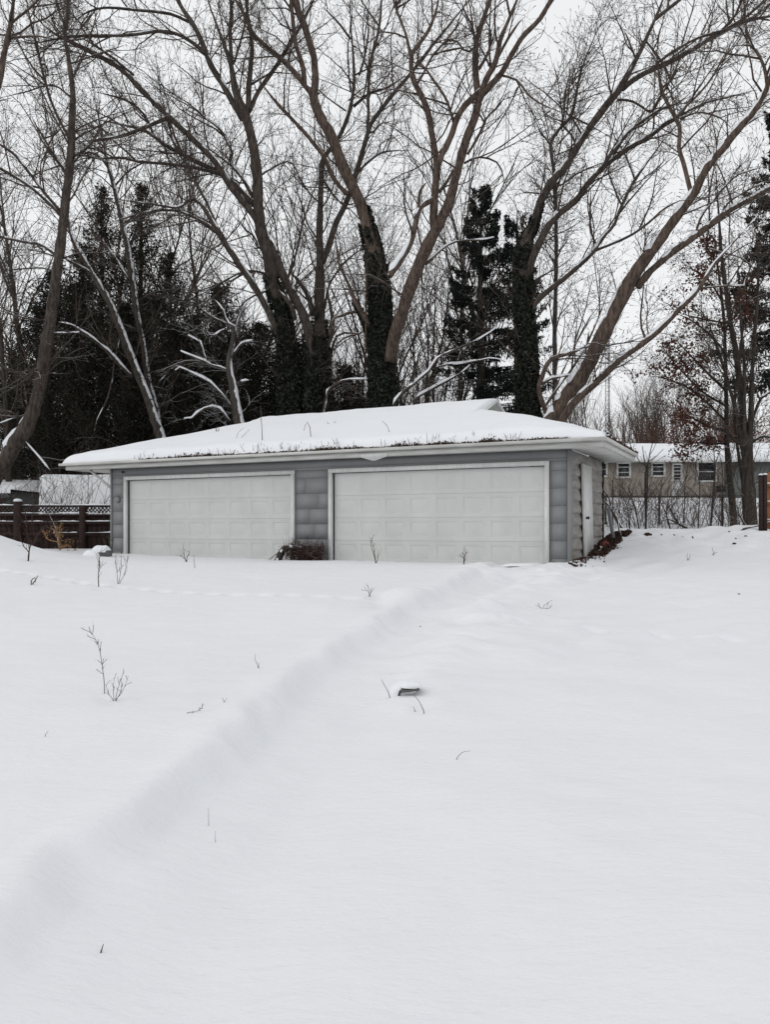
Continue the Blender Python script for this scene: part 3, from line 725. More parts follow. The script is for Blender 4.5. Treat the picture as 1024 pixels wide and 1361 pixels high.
t.limb([(374, 466, 9), (366, 435, 9), (341, 387, 9.5), (313, 345, 9.5), (293, 315, 9), (278, 290, 7), (266, 272, 5), (255, 265, 5), (245, 270, 4.6), (235, 277, 4.2), (200, 272, 3.8), (162, 266, 3.2), (140, 262, 2.6)], snow=.7, dens=.7)
t.limb([(291, 312, 5), (275, 298, 4.4), (255, 287, 4.2), (235, 280, 4), (207, 280, 3.8), (175, 287, 3.4), (150, 295, 2.8)], snow=.5)
t.limb([(293, 312, 4), (284, 290, 3.8), (271, 262, 3.6), (256, 232, 3.2), (237, 192, 2.8), (220, 147, 2.4), (203, 115, 2)])
t.limb([(418, 570, 18), (417, 500, 17), (415, 470, 16), (409, 440, 15), (401, 415, 14.5), (386, 387, 13.5), (371, 355, 12.5), (362, 330, 10), (357, 318, 7)], snow=.9, dens=.2, d0=26.6, d1=26.7)
t.limb([(371, 375, 4), (358, 366, 4), (345, 361, 3.6), (330, 360, 3.4), (310, 372, 3), (290, 380, 2.4)]); t.limb([(336, 362, 3.4), (318, 363, 3.4), (296, 375, 3), (270, 393, 2.4)], snow=.6)
t.limb([(343, 330, 3.4), (338, 315, 3), (326, 305, 2.6), (318, 292, 2)])
t.limb([(392, 425, 8), (388, 408, 7.5), (378, 395, 6), (370, 385, 5)], snow=1)
t.limb([(360, 385, 4), (345, 390, 3.2), (326, 400, 2.6), (310, 420, 2)]); t.limb([(345, 235, 3.5), (360, 225, 3), (385, 215, 2.5), (400, 240, 2.2), (415, 262, 2)])
t.finish(1.25)
t.ivy_on([(0, 600, 365, .20, 1.4)])
t.ivy_on([(18, 600, 445, .2, 1.3)])

# --- second stem right beside it
t = Tree('bare_tree', 'straight bare trunk with snow on its right side, just right of the big maple', 27.6)
t.limb([(428, 590, 24), (427, 560, 22), (426, 500, 19), (426, 455, 17.5), (425, 425, 16.5), (426, 375, 14.5), (427, 345, 12), (426, 300, 9.5), (428, 237, 7.5), (429, 215, 6.5), (441, 198, 6), (453, 180, 6), (466, 147, 5.5), (472, 105, 5), (468, 57, 4.2), (465, 0, 3.4), (463, -50, 2)], dens=.8)
t.limb([(428, 350, 10), (436, 330, 9.5), (446, 300, 9), (461, 267, 8.2), (471, 237, 8), (486, 190, 7), (496, 162, 6.4), (512, 140, 6), (527, 120, 5.5), (542, 102, 5.2), (562, 77, 5), (587, 45, 4.2), (622, 2, 3.2), (640, -30, 2)])
t.limb([(489, 178, 5), (490, 150, 5), (490, 125, 4.8), (493, 82, 4.4), (503, 45, 4), (508, 0, 3.6), (512, -50, 2)])
t.limb([(470, 142, 4.4), (491, 125, 4), (515, 117, 3.2), (540, 100, 2.4)]); t.limb([(469, 240, 4), (478, 228, 3.6), (491, 215, 3.4), (512, 202, 3), (545, 200, 2.4)])
t.limb([(478, 100, 3.6), (488, 60, 3), (490, 20, 2.6)]); t.limb([(466, 52, 3.4), (450, 30, 3), (430, 10, 2.4)])
t.limb([(430, 470, 8), (442, 440, 6), (440, 412, 5), (436, 392, 4), (438, 375, 3)], snow=1.6, dens=.2)
t.limb([(416, 420, 9), (412, 402, 8), (405, 385, 7), (396, 372, 5.5), (390, 366, 5), (393, 355, 4)], snow=1.6, dens=.2)
t.limb([(432, 410, 4), (434, 395, 3.6), (437, 380, 3.4), (451, 357, 3.2), (468, 340, 3), (489, 326, 3)])
t.limb([(432, 242, 4), (445, 262, 3), (465, 280, 2.4)]); t.limb([(424, 320, 3), (410, 300, 2.5), (398, 262, 2.2), (388, 250, 2)], snow=.4)
t.limb([(440, 480, 5), (443, 460, 4), (447, 448, 3.6), (455, 443, 3.2), (480, 443, 3)], snow=.4, dens=.3)
t.finish(1.15)
t.ivy_on([(0, 600, 425, .2, 1.2)])

# --- ivy clad trunk, centre
t = Tree('ivy_clad_tree', 'thick trunk wrapped in dark ivy behind the roof middle, with tall brown limbs', 25.5, mat='bark_warm')
t.limb([(511, 590, 36), (509, 560, 33), (508, 500, 30), (507, 450, 28), (505, 387, 26), (498, 337, 23), (488, 292, 18.5), (473, 255, 16.5), (456, 220, 15.5), (441, 180, 14.5), (426, 155, 14), (418, 130, 12.5), (420, 105, 10.5), (418, 75, 10), (408, 42, 9.8), (398, 17, 9.6), (392, -3, 9), (380, -45, 7)], snow=.2, dens=.5)
t.limb([(519, 480, 19), (524, 450, 18.5), (532, 425, 18.2), (545, 385, 17.5), (562, 342, 17), (580, 305, 16), (597, 270, 14), (609, 225, 12.5), (619, 190, 12), (632, 155, 11.5), (638, 130, 11), (647, 105, 8.5), (659, 82, 8.2), (667, 50, 8), (679, 20, 7.8), (689, -5, 7), (700, -50, 5)], snow=.5, d0=25.4, dens=.6)
t.limb([(417, 128, 8), (406, 114, 7.5), (391, 95, 7), (371, 75, 6.4), (348, 55, 6), (336, 42, 5.6), (321, 12, 5), (311, -5, 4), (300, -30, 3)], dens=.7)
t.limb([(405, 112, 7.5), (402, 87, 6.8), (394, 62, 6.2), (391, 37, 6), (387, 0, 5.2), (385, -40, 4)], dens=.7)
t.limb([(466, 260, 7), (455, 252, 6.6), (441, 232, 6.2), (428, 205, 5.8), (403, 175, 5.2), (371, 140, 4.8), (356, 122, 4), (338, 97, 3)], dens=.7)
t.limb([(636, 135, 9.5), (634, 108, 9), (632, 82, 8.4), (634, 55, 8), (644, 22, 7), (652, -3, 6), (660, -40, 4)], dens=.8)
t.limb([(640, 128, 9), (649, 118, 8.6), (667, 97, 8.2), (682, 70, 7.6), (697, 47, 7.2), (717, 27, 7), (734, -3, 6.4), (750, -35, 5)], dens=.6, snow=.3)
t.limb([(640, 120, 9), (630, 130, 9), (619, 140, 9), (607, 160, 9), (600, 182, 9), (587, 208, 9), (582, 222, 9)], snow=.8, dens=.3)
t.limb([(580, 308, 13), (576, 292, 12.4), (578, 262, 11.4), (581, 225, 10.4), (577, 195, 8.8), (571, 162, 8.4), (566, 140, 8.2), (554, 115, 8), (546, 95, 7.2), (546, 72, 6.4), (553, 62, 6), (567, 42, 5.8), (578, 17, 5.2), (583, -3, 4.8), (590, -40, 3)], dens=.7)
t.limb([(546, 74, 4.6), (540, 45, 4.2), (530, 20, 4), (522, -5, 3), (515, -30, 2)]); t.limb([(604, 165, 4.4), (598, 145, 4.2), (592, 130, 4), (580, 112, 3.8), (568, 95, 3.4), (550, 72, 3)])
t.limb([(546, 68, 3.6), (538, 40, 3.4), (525, 10, 3)]); t.limb([(554, 112, 4), (562, 100, 3.6), (575, 75, 3.2), (600, 45, 3), (622, 15, 2.4)])
t.limb([(578, 262, 7), (565, 271, 7.5), (557, 277, 7.5), (552, 300, 8.5), (545, 325, 9), (532, 347, 9.5), (518, 366, 10)], snow=1.4, dens=.2)
t.limb([(557, 278, 5.5), (558, 257, 5), (562, 248, 4), (569, 241, 1.6)], dens=.1)
t.limb([(584, 255, 5), (592, 245, 5), (600, 232, 4.6), (603, 222, 3)], dens=.2)
t.limb([(618, 217, 3.4), (632, 210, 3.2), (647, 210, 3), (662, 217, 2.8), (669, 232, 2.4), (670, 248, 2)]); t.limb([(622, 205, 4.2), (637, 180, 3.8), (647, 157, 3.4), (664, 140, 3), (677, 120, 2.4)])
t.limb([(667, 100, 3.4), (687, 107, 3.2), (704, 127, 3), (724, 140, 2.6), (747, 150, 2)]); t.limb([(634, 60, 3.6), (620, 70, 3.2), (608, 55, 3), (595, 54, 2.8), (580, 70, 2.2)])
t.limb([(632, 52, 4), (628, 35, 3.4), (620, 20, 3), (612, 0, 2.6)]); t.limb([(660, 80, 4.6), (676, 50, 4), (690, 30, 3.4), (698, 22, 2)], dens=.3)
t.limb([(637, 92, 5), (644, 82, 4.6), (650, 70, 4.2), (656, 50, 4)], dens=.3)
t.limb([(566, 352, 5), (574, 345, 4.4), (587, 332, 3.8), (600, 323, 3.4), (617, 319, 3.2), (640, 318, 2.6), (657, 315, 2)], snow=1.3, dens=.2)
t.limb([(502, 500, 14), (500, 470, 13), (496, 450, 11), (486, 425, 9.5), (476, 407, 7.5), (463, 377, 4.6), (451, 350, 3.6), (446, 317, 3), (440, 300, 2)], dens=.3)
t.limb([(473, 414, 4.6), (462, 416, 4.4), (453, 420, 4.2), (442, 425, 4), (440, 440, 3.4)], snow=.8, dens=.2); t.limb([(480, 443, 3), (462, 447, 2.8), (447, 458, 2.6), (443, 480, 2.2)], dens=.2)
t.limb([(487, 470, 3), (487, 420, 2.8), (488, 345, 2.6), (494, 342, 2.4)], dens=.2)
t.finish(1.1)
t.ivy_on([(0, 600, 275, .13, 1.7)]); t.ivy_on([(24, 545, 398, .12, 1.0)])

# --- ivy clad trunk right of centre
t = Tree('ivy_clad_tree', 'ivy covered trunk with snow lying in its right fork, in front of the spruces', 24, mat='bark')
t.limb([(704, 600, 30), (702, 560, 27), (700, 450, 24), (697, 400, 24), (697, 340, 22), (701, 318, 16), (712, 298, 11.5), (719, 270, 11.4), (734, 242, 11.2), (752, 220, 10.8), (767, 197, 10.6), (783, 172, 10.4), (805, 142, 10.2), (825, 117, 10), (840, 90, 8.6), (853, 65, 8.2), (864, 40, 7.6), (875, 15, 7), (883, -5, 6), (895, -50, 4)], snow=.5, dens=.7)
t.limb([(872, 25, 5.4), (888, 12, 5), (903, 0, 5), (925, -20, 4)])
t.limb([(828, 118, 8), (842, 107, 7.6), (863, 95, 7.4), (893, 82, 7), (923, 65, 6.6), (953, 47, 6.2), (983, 32, 5.4), (1024, 22, 4.4), (1060, 14, 3)], snow=.5)
t.limb([(873, 85, 4.4), (898, 67, 4.2), (928, 51, 4), (963, 40, 4), (993, 22, 4), (1020, 0, 4), (1050, -20, 3)])
t.limb([(955, 45, 4), (975, 25, 3.6), (985, 5, 3.2), (1000, -20, 2)]); t.limb([(985, 32, 4), (1000, 24, 3.6), (1030, 28, 3)])
t.limb([(699, 385, 13), (703, 362, 12), (712, 335, 11), (724, 310, 10.4), (732, 297, 9.6), (747, 282, 9), (767, 265, 8.6), (783, 242, 8), (805, 220, 7.4), (833, 200, 6.6), (863, 182, 6), (890, 162, 5.6), (903, 155, 5.2), (928, 120, 4.2), (948, 90, 3.6), (968, 60, 3)], snow=.9, dens=.8)
t.limb([(803, 221, 5.4), (812, 207, 5.2), (823, 195, 5), (835, 177, 4.8), (863, 155, 4.4), (880, 145, 4), (903, 136, 3.2), (925, 118, 2)], snow=.4)
t.limb([(902, 155, 3.4), (938, 137, 3.2), (968, 130, 2.8), (1005, 120, 2.2)]); t.limb([(822, 133, 4), (840, 134, 3.6), (858, 145, 3.2), (880, 158, 2.8)])
t.limb([(706, 428, 9), (710, 405, 8.6), (729, 387, 8), (749, 372, 7.4), (767, 357, 7), (788, 337, 6.6), (796, 325, 6), (806, 312, 5), (818, 298, 4.6), (828, 272, 4.4), (843, 242, 4.2), (858, 220, 4), (878, 192, 3.6), (895, 170, 3)], snow=.7, dens=.7)
t.limb([(792, 333, 4.4), (818, 322, 4.2), (840, 312, 4), (862, 297, 3.6), (885, 280, 3)], dens=.5); t.limb([(794, 328, 3.6), (788, 315, 3.2), (785, 300, 3), (786, 250, 2.4)], dens=.4)
t.limb([(698, 470, 5), (700, 445, 4.4), (716, 420, 3.6), (728, 405, 2.8), (733, 390, 2.2)], dens=.3)
t.limb([(768, 198, 3), (760, 180, 2.6), (745, 165, 2.4)]); t.limb([(846, 80, 3), (838, 60, 2.6), (830, 40, 2.2)]); t.limb([(860, 55, 3.2), (885, 90, 3), (893, 110, 2.6), (905, 125, 2.2)])
t.finish(1.15)
t.ivy_on([(0, 610, 272, .10, 1.6)])
t = Tree('bare_tree', 'thin crooked snow whitened stem rising in the sky between the two right hand trees', 26, mat='bark_snowy')
t.limb([(738, 480, 7), (739, 400, 6.5), (740, 330, 6), (740, 277, 6), (737, 232, 5.8), (733, 195, 5.4), (742, 175, 5), (759, 157, 5), (766, 130, 4.4), (772, 100, 3.8), (782, 70, 3.2), (800, 30, 2.4), (812, 0, 2)], dens=1.6)
t.limb([(735, 197, 4), (728, 185, 3.4), (720, 178, 2.8), (715, 165, 2)]); t.limb([(760, 155, 3.4), (780, 165, 2.8), (800, 175, 2.2)]); t.limb([(745, 172, 3.4), (750, 150, 3), (752, 120, 2.4), (760, 90, 2)], dens=2)
t.finish(1.2, l1=(.8, 2.2))

# --- right hand tree with the big leaning trunk
t = Tree('bare_tree', 'brown bare tree whose thick trunk leans far right behind the garage ridge', 23.5, mat='bark_warm', ws=.76)
t.limb([(722, 590, 33), (737, 556, 30), (768, 510, 28), (788, 475, 27), (806, 440, 25), (823, 407, 24.5), (843, 370, 23), (863, 342, 20.5), (878, 322, 19), (895, 298, 16), (923, 260, 14.5), (940, 225, 13.6), (963, 197, 13.2), (983, 172, 13), (1005, 147, 12.8), (1020, 120, 12), (1027, 95, 10), (1040, 60, 8), (1060, 10, 6)], snow=1.05, dens=.6, d1=21)
t.limb([(1021, 112, 6.5), (1018, 95, 6), (1014, 82, 5.4), (1003, 65, 4.6), (993, 60, 4), (975, 62, 3)])
t.limb([(920, 262, 8.5), (918, 252, 8.2), (910, 220, 7.4), (903, 197, 7.2), (904, 172, 7), (895, 152, 6.4), (880, 122, 5.6), (875, 92, 5), (870, 77, 4.4), (860, 60, 3.4)], dens=.9)
t.limb([(901, 160, 4.6), (910, 145, 4.4), (930, 125, 4), (950, 100, 3.4), (970, 60, 2.6)]); t.limb([(905, 158, 4), (930, 150, 3.4), (960, 158, 2.8), (972, 170, 2.2)])
t.limb([(878, 118, 4), (892, 108, 3.6), (900, 95, 3.2), (912, 80, 2.6)])
t.limb([(848, 382, 13), (862, 364, 12.4), (880, 347, 12), (908, 325, 11.6), (928, 310, 11.4), (948, 296, 11), (968, 280, 10.6), (993, 267, 10.2), (1024, 250, 9.6), (1065, 225, 8)], snow=1.0, dens=.5, d1=22)
t.limb([(735, 585, 17), (752, 550, 15), (768, 530, 13.6), (793, 507, 12), (825, 477, 11), (850, 460, 10.4), (880, 435, 9.6), (903, 412, 8.6), (923, 392, 7.8), (938, 370, 6.6), (953, 347, 5.4), (973, 325, 4.6), (995, 300, 3.8), (1015, 280, 3)], snow=1.1, dens=.5, d0=23.3, d1=21)
t.limb([(933, 383, 4), (945, 382, 3.8), (963, 380, 3.6), (990, 379, 3.2), (992, 368, 2.2)], snow=.8, dens=.3); t.limb([(817, 484, 5.4), (824, 474, 5), (830, 468, 4.8), (835, 465, 4)], dens=.1)
t.limb([(950, 210, 4.6), (970, 185, 4.4), (988, 170, 4.2), (1010, 155, 4), (1030, 148, 3.4)], snow=1.2, dens=.4)
t.limb([(925, 312, 4.4), (933, 287, 4.2), (953, 262, 4), (975, 237, 3.8), (1000, 226, 3.6), (1030, 218, 3)], snow=.8, dens=.5); t.limb([(958, 290, 4), (968, 270, 3.6), (990, 255, 3.4), (1020, 240, 3)], snow=.6, dens=.5)
t.limb([(862, 297, 4.4), (872, 288, 4.2), (885, 277, 4.2), (905, 266, 4.4)], dens=.3)
t.limb([(942, 330, 3), (990, 345, 2.4), (1010, 370, 2)])
t.limb([(731, 560, 9), (717, 520, 8.6), (722, 500, 8.2), (728, 485, 8), (738, 475, 7.4), (765, 467, 6.4), (790, 455, 4)], snow=1.7, dens=.4)
t.limb([(720, 512, 6), (732, 503, 5.6), (747, 500, 5), (760, 497, 3)], snow=1.5, dens=.3)
t.limb([(722, 545, 5), (745, 512, 4.6), (765, 485, 4.2), (785, 450, 3.6), (803, 405, 3), (810, 380, 2.4)], snow=.6, dens=.6); t.limb([(775, 480, 5), (782, 455, 4.4), (783, 440, 4)], snow=1.2, dens=.2)
t.limb([(735, 530, 4), (750, 490, 3.4), (775, 440, 3), (790, 410, 2.4)], snow=.6, dens=.6)
t.finish(1.15)

# --- small snow plastered tree behind the roof
t = Tree('small_tree', 'small stunted tree plastered white with snow, against the dark cedars', 26, mat='bark_snowy', tw='twig_snowy')
t.limb([(322, 585, 17), (318, 562, 16), (314, 540, 13), (310, 515, 11.5), (305, 490, 9.5), (307, 470, 8), (311, 455, 7), (312, 435, 7), (303, 430, 5.4), (296, 410, 4.4), (285, 398, 3)], snow=1.3, dens=.5)
t.limb([(303, 492, 5.4), (292, 488, 5), (281, 485, 4.8), (268, 478, 4.4), (256, 474, 4), (240, 466, 3)], snow=1.4, dens=.5); t.limb([(275, 481, 3.4), (270, 468, 3), (266, 455, 2.8), (250, 445, 2)], snow=1.2, dens=.5)
t.limb([(306, 540, 5), (300, 530, 4.8), (288, 517, 4.4), (275, 505, 4.2), (256, 496, 4), (235, 487, 3.4), (233, 492, 2)], snow=1.4, dens=.4)
t.limb([(305, 560, 4.8), (298, 550, 4.6), (288, 541, 4.4), (271, 544, 4.2), (256, 555, 3.8), (245, 556, 3)], snow=1.4, dens=.4)
t.limb([(311, 512, 5.4), (320, 508, 5), (331, 505, 4)], snow=1.4, dens=.3); t.limb([(309, 472, 5), (321, 457, 4.2), (335, 452, 3)], snow=1.3, dens=.5)
t.limb([(311, 440, 4), (318, 420, 3), (330, 400, 2)], snow=1, dens=.6); t.limb([(305, 432, 3.4), (280, 420, 3), (262, 405, 2.2)], snow=1, dens=.6); t.limb([(298, 437, 3), (282, 446, 2.6), (275, 440, 2)], snow=1, dens=.4)
t.finish(1.0, l1=(.6, 1.8), bud=0)

# --- low snowy branches standing up behind the ridge
t = Tree('bare_shrub', 'low bare shrub whose snow lined branches reach up right behind the roof ridge', 23.5, cat='shrub', mat='bark_dark')
t.limb([(520, 560, 6), (527, 532, 5), (549, 512, 4.6), (572, 492, 4), (584, 475, 3.6), (612, 462, 3.2), (637, 450, 2.6), (660, 435, 2)], snow=1.3, dens=.3)
t.limb([(576, 491, 3.6), (592, 485, 3.4), (607, 484, 3.4), (622, 482, 3.2), (640, 479, 3), (657, 476, 2.4), (672, 481, 2)], snow=1.4, dens=.3); t.limb([(540, 560, 6), (554, 530, 5), (579, 515, 4.6), (597, 505, 4.2), (612, 497, 3.6), (625, 485, 2)], snow=1.4, dens=.3)
t.limb([(548, 512, 2.6), (553, 490, 2.4), (560, 460, 2)]); t.limb([(607, 484, 2), (612, 470, 2), (616, 460, 1.8)], snow=1, dens=.3)
t.finish(.8, l1=(.6, 1.5))
t = Tree('bare_shrub', 'short snow topped branch curling out of the ivy left of the central trunk', 24.5, cat='shrub', mat='bark_snowy')
t.limb([(434, 530, 4), (436, 518, 4), (446, 510, 4), (458, 505, 3.6), (472, 504, 3.2), (488, 503, 2.6)], snow=1.6, dens=.3); t.finish(.7, l1=(.4, 1.0), bud=0)
# ------------------------------------------------------------------ conifers
def conifer_mesh(kind, H, Rm, seed, n, low=.10):
    """foliage and wood of one conifer, base at the origin"""
    r_ = np.random.default_rng(seed)
    fo, wo = MB(), MB()
    K = 8
    z = np.linspace(-.2, H * .97, K); ctr = np.stack([np.cumsum(r_.normal(0, .04, K)), np.cumsum(r_.normal(0, .04, K)), z], -1); ctr[0, :2] = 0
    wo.tubes(ctr, np.linspace(.018 * H, .02, K), 8)
    C = []; S_ = []
    if kind == 'cedar':
        nb = int(H * 19)
        P_, R_ = [], []
        for i in range(nb):
            f = (i + r_.random()) / nb; f = .06 + .94 * f
            prof = (min(1, (1 - f) * 2.1) ** .75) * (.55 + .45 * min(1, f * 4))
            L = Rm * prof * r_.choice([.45, .7, 1.0, 1.25]) * r_.uniform(.8, 1.15) + .12
            a = r_.uniform(0, 2 * math.pi); zb = f * H * .97
            c0 = np.array([np.interp(zb, z, ctr[:, 0]), np.interp(zb, z, ctr[:, 1]), zb])
            d = np.array([math.cos(a), math.sin(a), r_.uniform(.25, .9)])
            t = np.linspace(0, 1, 5)[:, None]
            pts = c0 + d * t * L + np.array([0, 0, .25 * L]) * t ** 2
            P_.append(pts); R_.append(np.linspace(.02, .004, 5))
            m = int(n / nb * (.5 + L / Rm))
            tt = r_.beta(2.0, 1.15, m)
            q = np.stack([np.interp(tt, t[:, 0], pts[:, k]) for k in range(3)], -1)
            q += r_.normal(0, 1, (m, 3)) * np.array([.20, .20, .18]) * (.35 + .45 * L)
            C.append(q); S_.append(r_.uniform(.035, .10, m))
        wo.tubes(np.array(P_), np.array(R_), 3)
        fo.leaves(np.concatenate(C), np.concatenate(S_), droop=-.5, aspect=.30)
    else:
        P_, R_ = [], []
        zb = H * low
        while zb < H * .97:
            f = zb / H
            nw = r_.integers(5, 9)
            for k in range(nw):
                L = Rm * ((1 - f) ** .8) * r_.uniform(.55, 1.15) + .18
                a = r_.uniform(0, 2 * math.pi)
                t = np.linspace(0, 1, 6)[:, None]
                up0 = .35 * f - .12
                dz = (up0 * t - .35 * t ** 2 * (1 - f) + .22 * t ** 3) * L
                pts = np.array([np.interp(zb, z, ctr[:, 0]), np.interp(zb, z, ctr[:, 1]), zb + r_.uniform(-.15, .15)]) + np.array([math.cos(a), math.sin(a), 0]) * t * L + np.concatenate([0 * t, 0 * t, dz], 1)
                P_.append(pts); R_.append(np.linspace(.03 * (1 - f) + .008, .005, 6))
                bare = f < .45 and r_.random() < (1.0 - f)
                m = int(n / (H * 16) * (.35 + L * .75) * (.18 if bare else 1))
                tt = r_.beta(2.0, .9, m)
                q = np.stack([np.interp(tt, t[:, 0], pts[:, j]) for j in range(3)], -1)
                sdv = np.array([-math.sin(a), math.cos(a), 0])
                off = r_.normal(0, .17 * (L * .35 + .35), (m, 1)) * (1.15 - .7 * tt[:, None])
                q += off * sdv; q[:, 2] -= np.abs(r_.normal(0, .16, m)) + .10 * np.abs(off[:, 0])
                C.append(q); S_.append(r_.uniform(.05, .15, m))
                # bare side twigs on the dead lower boughs
                if bare:
                    for _ in range(5):
                        s = r_.uniform(.3, 1); b0 = np.array([np.interp(s, t[:, 0], pts[:, j]) for j in range(3)])
                        e = b0 + sdv * r_.choice([-1, 1]) * r_.uniform(.2, .7) + np.array([math.cos(a), math.sin(a), -.3]) * r_.uniform(.1, .4)
                        P_.append(np.stack([b0 + (e - b0) * s_ for s_ in np.linspace(0, 1, 6)])); R_.append(np.linspace(.007, .003, 6))
            zb += r_.uniform(.36, .62)
        wo.tubes(np.array(P_), np.array(R_), 3)
        fo.leaves(np.concatenate(C), np.concatenate(S_), droop=1.1, aspect=.22)
    return fo, wo
def conifer(kind, name, label, px, ptop, d, wpx, seed, n, group, dark='cedar', low=.10):
    x = (px - CX) / F_PX * d; g = Gs(x, d); H = EYE - (ptop - HY) / F_PX * d - g
    fo, wo = conifer_mesh(kind, H, wpx / 2 / F_PX * d, seed, n, low)
    e = empty(name, (x, d, g), label, 'tree', group, rz=seed * 1.3)
    fo.build('foliage', M[dark], e); wo.build('trunk', M['bark_dark'], e)
    return e
gC = 'dark cedars behind the garage'
CED = [  # px, top, depth, width, n, label
    (135, 236, 33, 62, 17000, 'tall dark cedar with a thin pointed top, left one of the twin cedar tops'),
    (190, 234, 34, 74, 19000, 'tall dark cedar with a blunt top, right one of the twin cedar tops'),
    (228, 330, 32, 80, 13000, 'loose dark cedar just right of the twin cedar tops'),
    (66, 352, 31, 84, 14000, 'dark cedar crossed by the swept bare trunk above the lattice fence'),
    (22, 470, 33, 70, 9000, 'low dark cedar at the left edge beyond the lattice fence'),
    (108, 318, 30.5, 84, 15000, 'dark cedar between the swept bare trunk and the leaning snowy fork'),
    (160, 400, 29.8, 96, 14000, 'broad dark cedar behind the leaning snowy fork'),
    (282, 376, 30.5, 100, 15000, 'broad dark cedar directly behind the small snow plastered tree'),
    (342, 424, 30, 92, 13000, 'rounded dark cedar between the small snowy tree and the big maple trunk'),
    (232, 430, 29.6, 86, 11000, 'low dark cedar left of the small snow plastered tree'),
    (398, 452, 30.5, 84, 10000, 'dark cedar tucked behind the big maple trunk'),
    (455, 484, 29.5, 76, 9000, 'short dark cedar between the two ivy wrapped trunks'),
    (45, 400, 36, 90, 11000, 'dark cedar deep in the wood at the far left, behind the swept trunk'),
    (98, 372, 36.5, 100, 12000, 'dark cedar deep in the wood left of the leaning snowy fork'),
    (200, 388, 37, 110, 13000, 'dark cedar deep in the wood behind the snowy fork and the small snowy tree'),
    (262, 415, 36, 100, 11000, 'dark cedar deep in the wood just left of the small snow plastered tree'),
    (316, 440, 36.5, 100, 11000, 'dark cedar deep in the wood right of the small snow plastered tree'),
    (372, 458, 36, 90, 9000, 'dark cedar deep in the wood left of the ivy at the big maple foot'),
    (410, 490, 28.9, 70, 8000, 'lowest dark cedar at the foot of the big maple'),
]
for i, (px, top, d, wp, n, lab) in enumerate(CED):
    conifer('cedar', 'cedar', lab, px, top, d, wp * (1.35 if i < 3 else 1.25), 11 + i, int(n * (.95 if i < 3 else 1.3)), gC)
conifer('spruce', 'spruce', 'tall dark spruce with a dense top and thin dead lower boughs behind the roof ridge', 638, 236, 30, 205, 41, 30000, None, 'spruce')
conifer('spruce', 'spruce', 'narrower dark spruce hidden behind the ivy covered trunk', 690, 266, 31, 170, 43, 20000, None, 'spruce')
conifer('spruce', 'spruce', 'dark spruce reaching in from the right edge of the view', 1052, 60, 26, 240, 47, 34000, None, 'spruce', .30)

# ------------------------------------------------------------------ thinner bare trees in the background (each its own, three shapes)
def bg_tree(H, seed, stems=1, dens=1.0, fan=.35):
    global rng
    keep_ = rng; rng = np.random.default_rng(seed)
    T0, R0 = [], []
    for s in range(stems):
        K = 12; t = np.linspace(0, 1, K)
        lean = rng.normal(0, .10 if stems == 1 else fan, 2)
        p = np.stack([lean[0] * t ** 1.2 * H * .6 + np.cumsum(rng.normal(0, .06, K)), lean[1] * t ** 1.2 * H * .6 + np.cumsum(rng.normal(0, .06, K)), t * H * rng.uniform(.8, 1) - .1], -1)
        p[0, :2] = rng.normal(0, .08, 2); T0.append(p); R0.append(np.linspace(.011 * H, .008, K) * rng.uniform(.8, 1.1) * (1 if stems == 1 else .7))
    T0, R0 = np.array(T0), np.array(R0)
    tr = MB(); tr.tubes(T0, R0, 6)
    p1, r1 = spawn(T0, R0, int(2.1 * H * dens / stems ** .35), (.10 * H, .32 * H), (22, 55), .35, .010, 8, .10, .25, 1, rmax=.045, tip=.3)
    p2, r2 = spawn(p1, r1, rng.integers(4, 8, len(p1)), (.4, 1.8), (20, 60), .3, .012, 6, .13, .15, 1, rmax=.014, tip=.5)
    p3, r3 = spawn(p2, r2, rng.integers(2, 5, len(p2)), (.2, .8), (20, 65), .25, .012, 4, .16, .15, 1, rmax=.0075, tip=.7, bud=.009)
    cr = MB(); cr.tubes(p1, r1, 4); cr.tubes(p2, r2, 3); cr.tubes(p3, r3, 3)
    rng = keep_
    return tr, cr
def place_bg(tr_me, cr_me, name, label, px, d, H0, H, rz, group, cat='tree'):
    x = (px - CX) / F_PX * d
    e = empty(name, (x, d, Gs(x, d)), label, cat, group, rz=rz); s = H / H0; e.scale = (s, s, s)
    for nm, me in (('trunk', tr_me), ('crown', cr_me)):
        o = bpy.data.objects.new(nm, me); COL.objects.link(o); o.parent = e
    return e
protos = []
for (H0, sd_, st, dn) in ((12, 101, 1, 1.2), (12, 102, 1, 1.5), (12, 103, 2, 1.2), (9, 104, 9, .9)):
    tr, cr = bg_tree(H0, sd_, st, dn)
    a = tr.build('trunk', M['bark_dark']); c = cr.build('crown', M['twig_far'])
    protos.append((H0, a.data, c.data)); bpy.data.objects.remove(a); bpy.data.objects.remove(c)
gB = 'thin bare trees in the background'
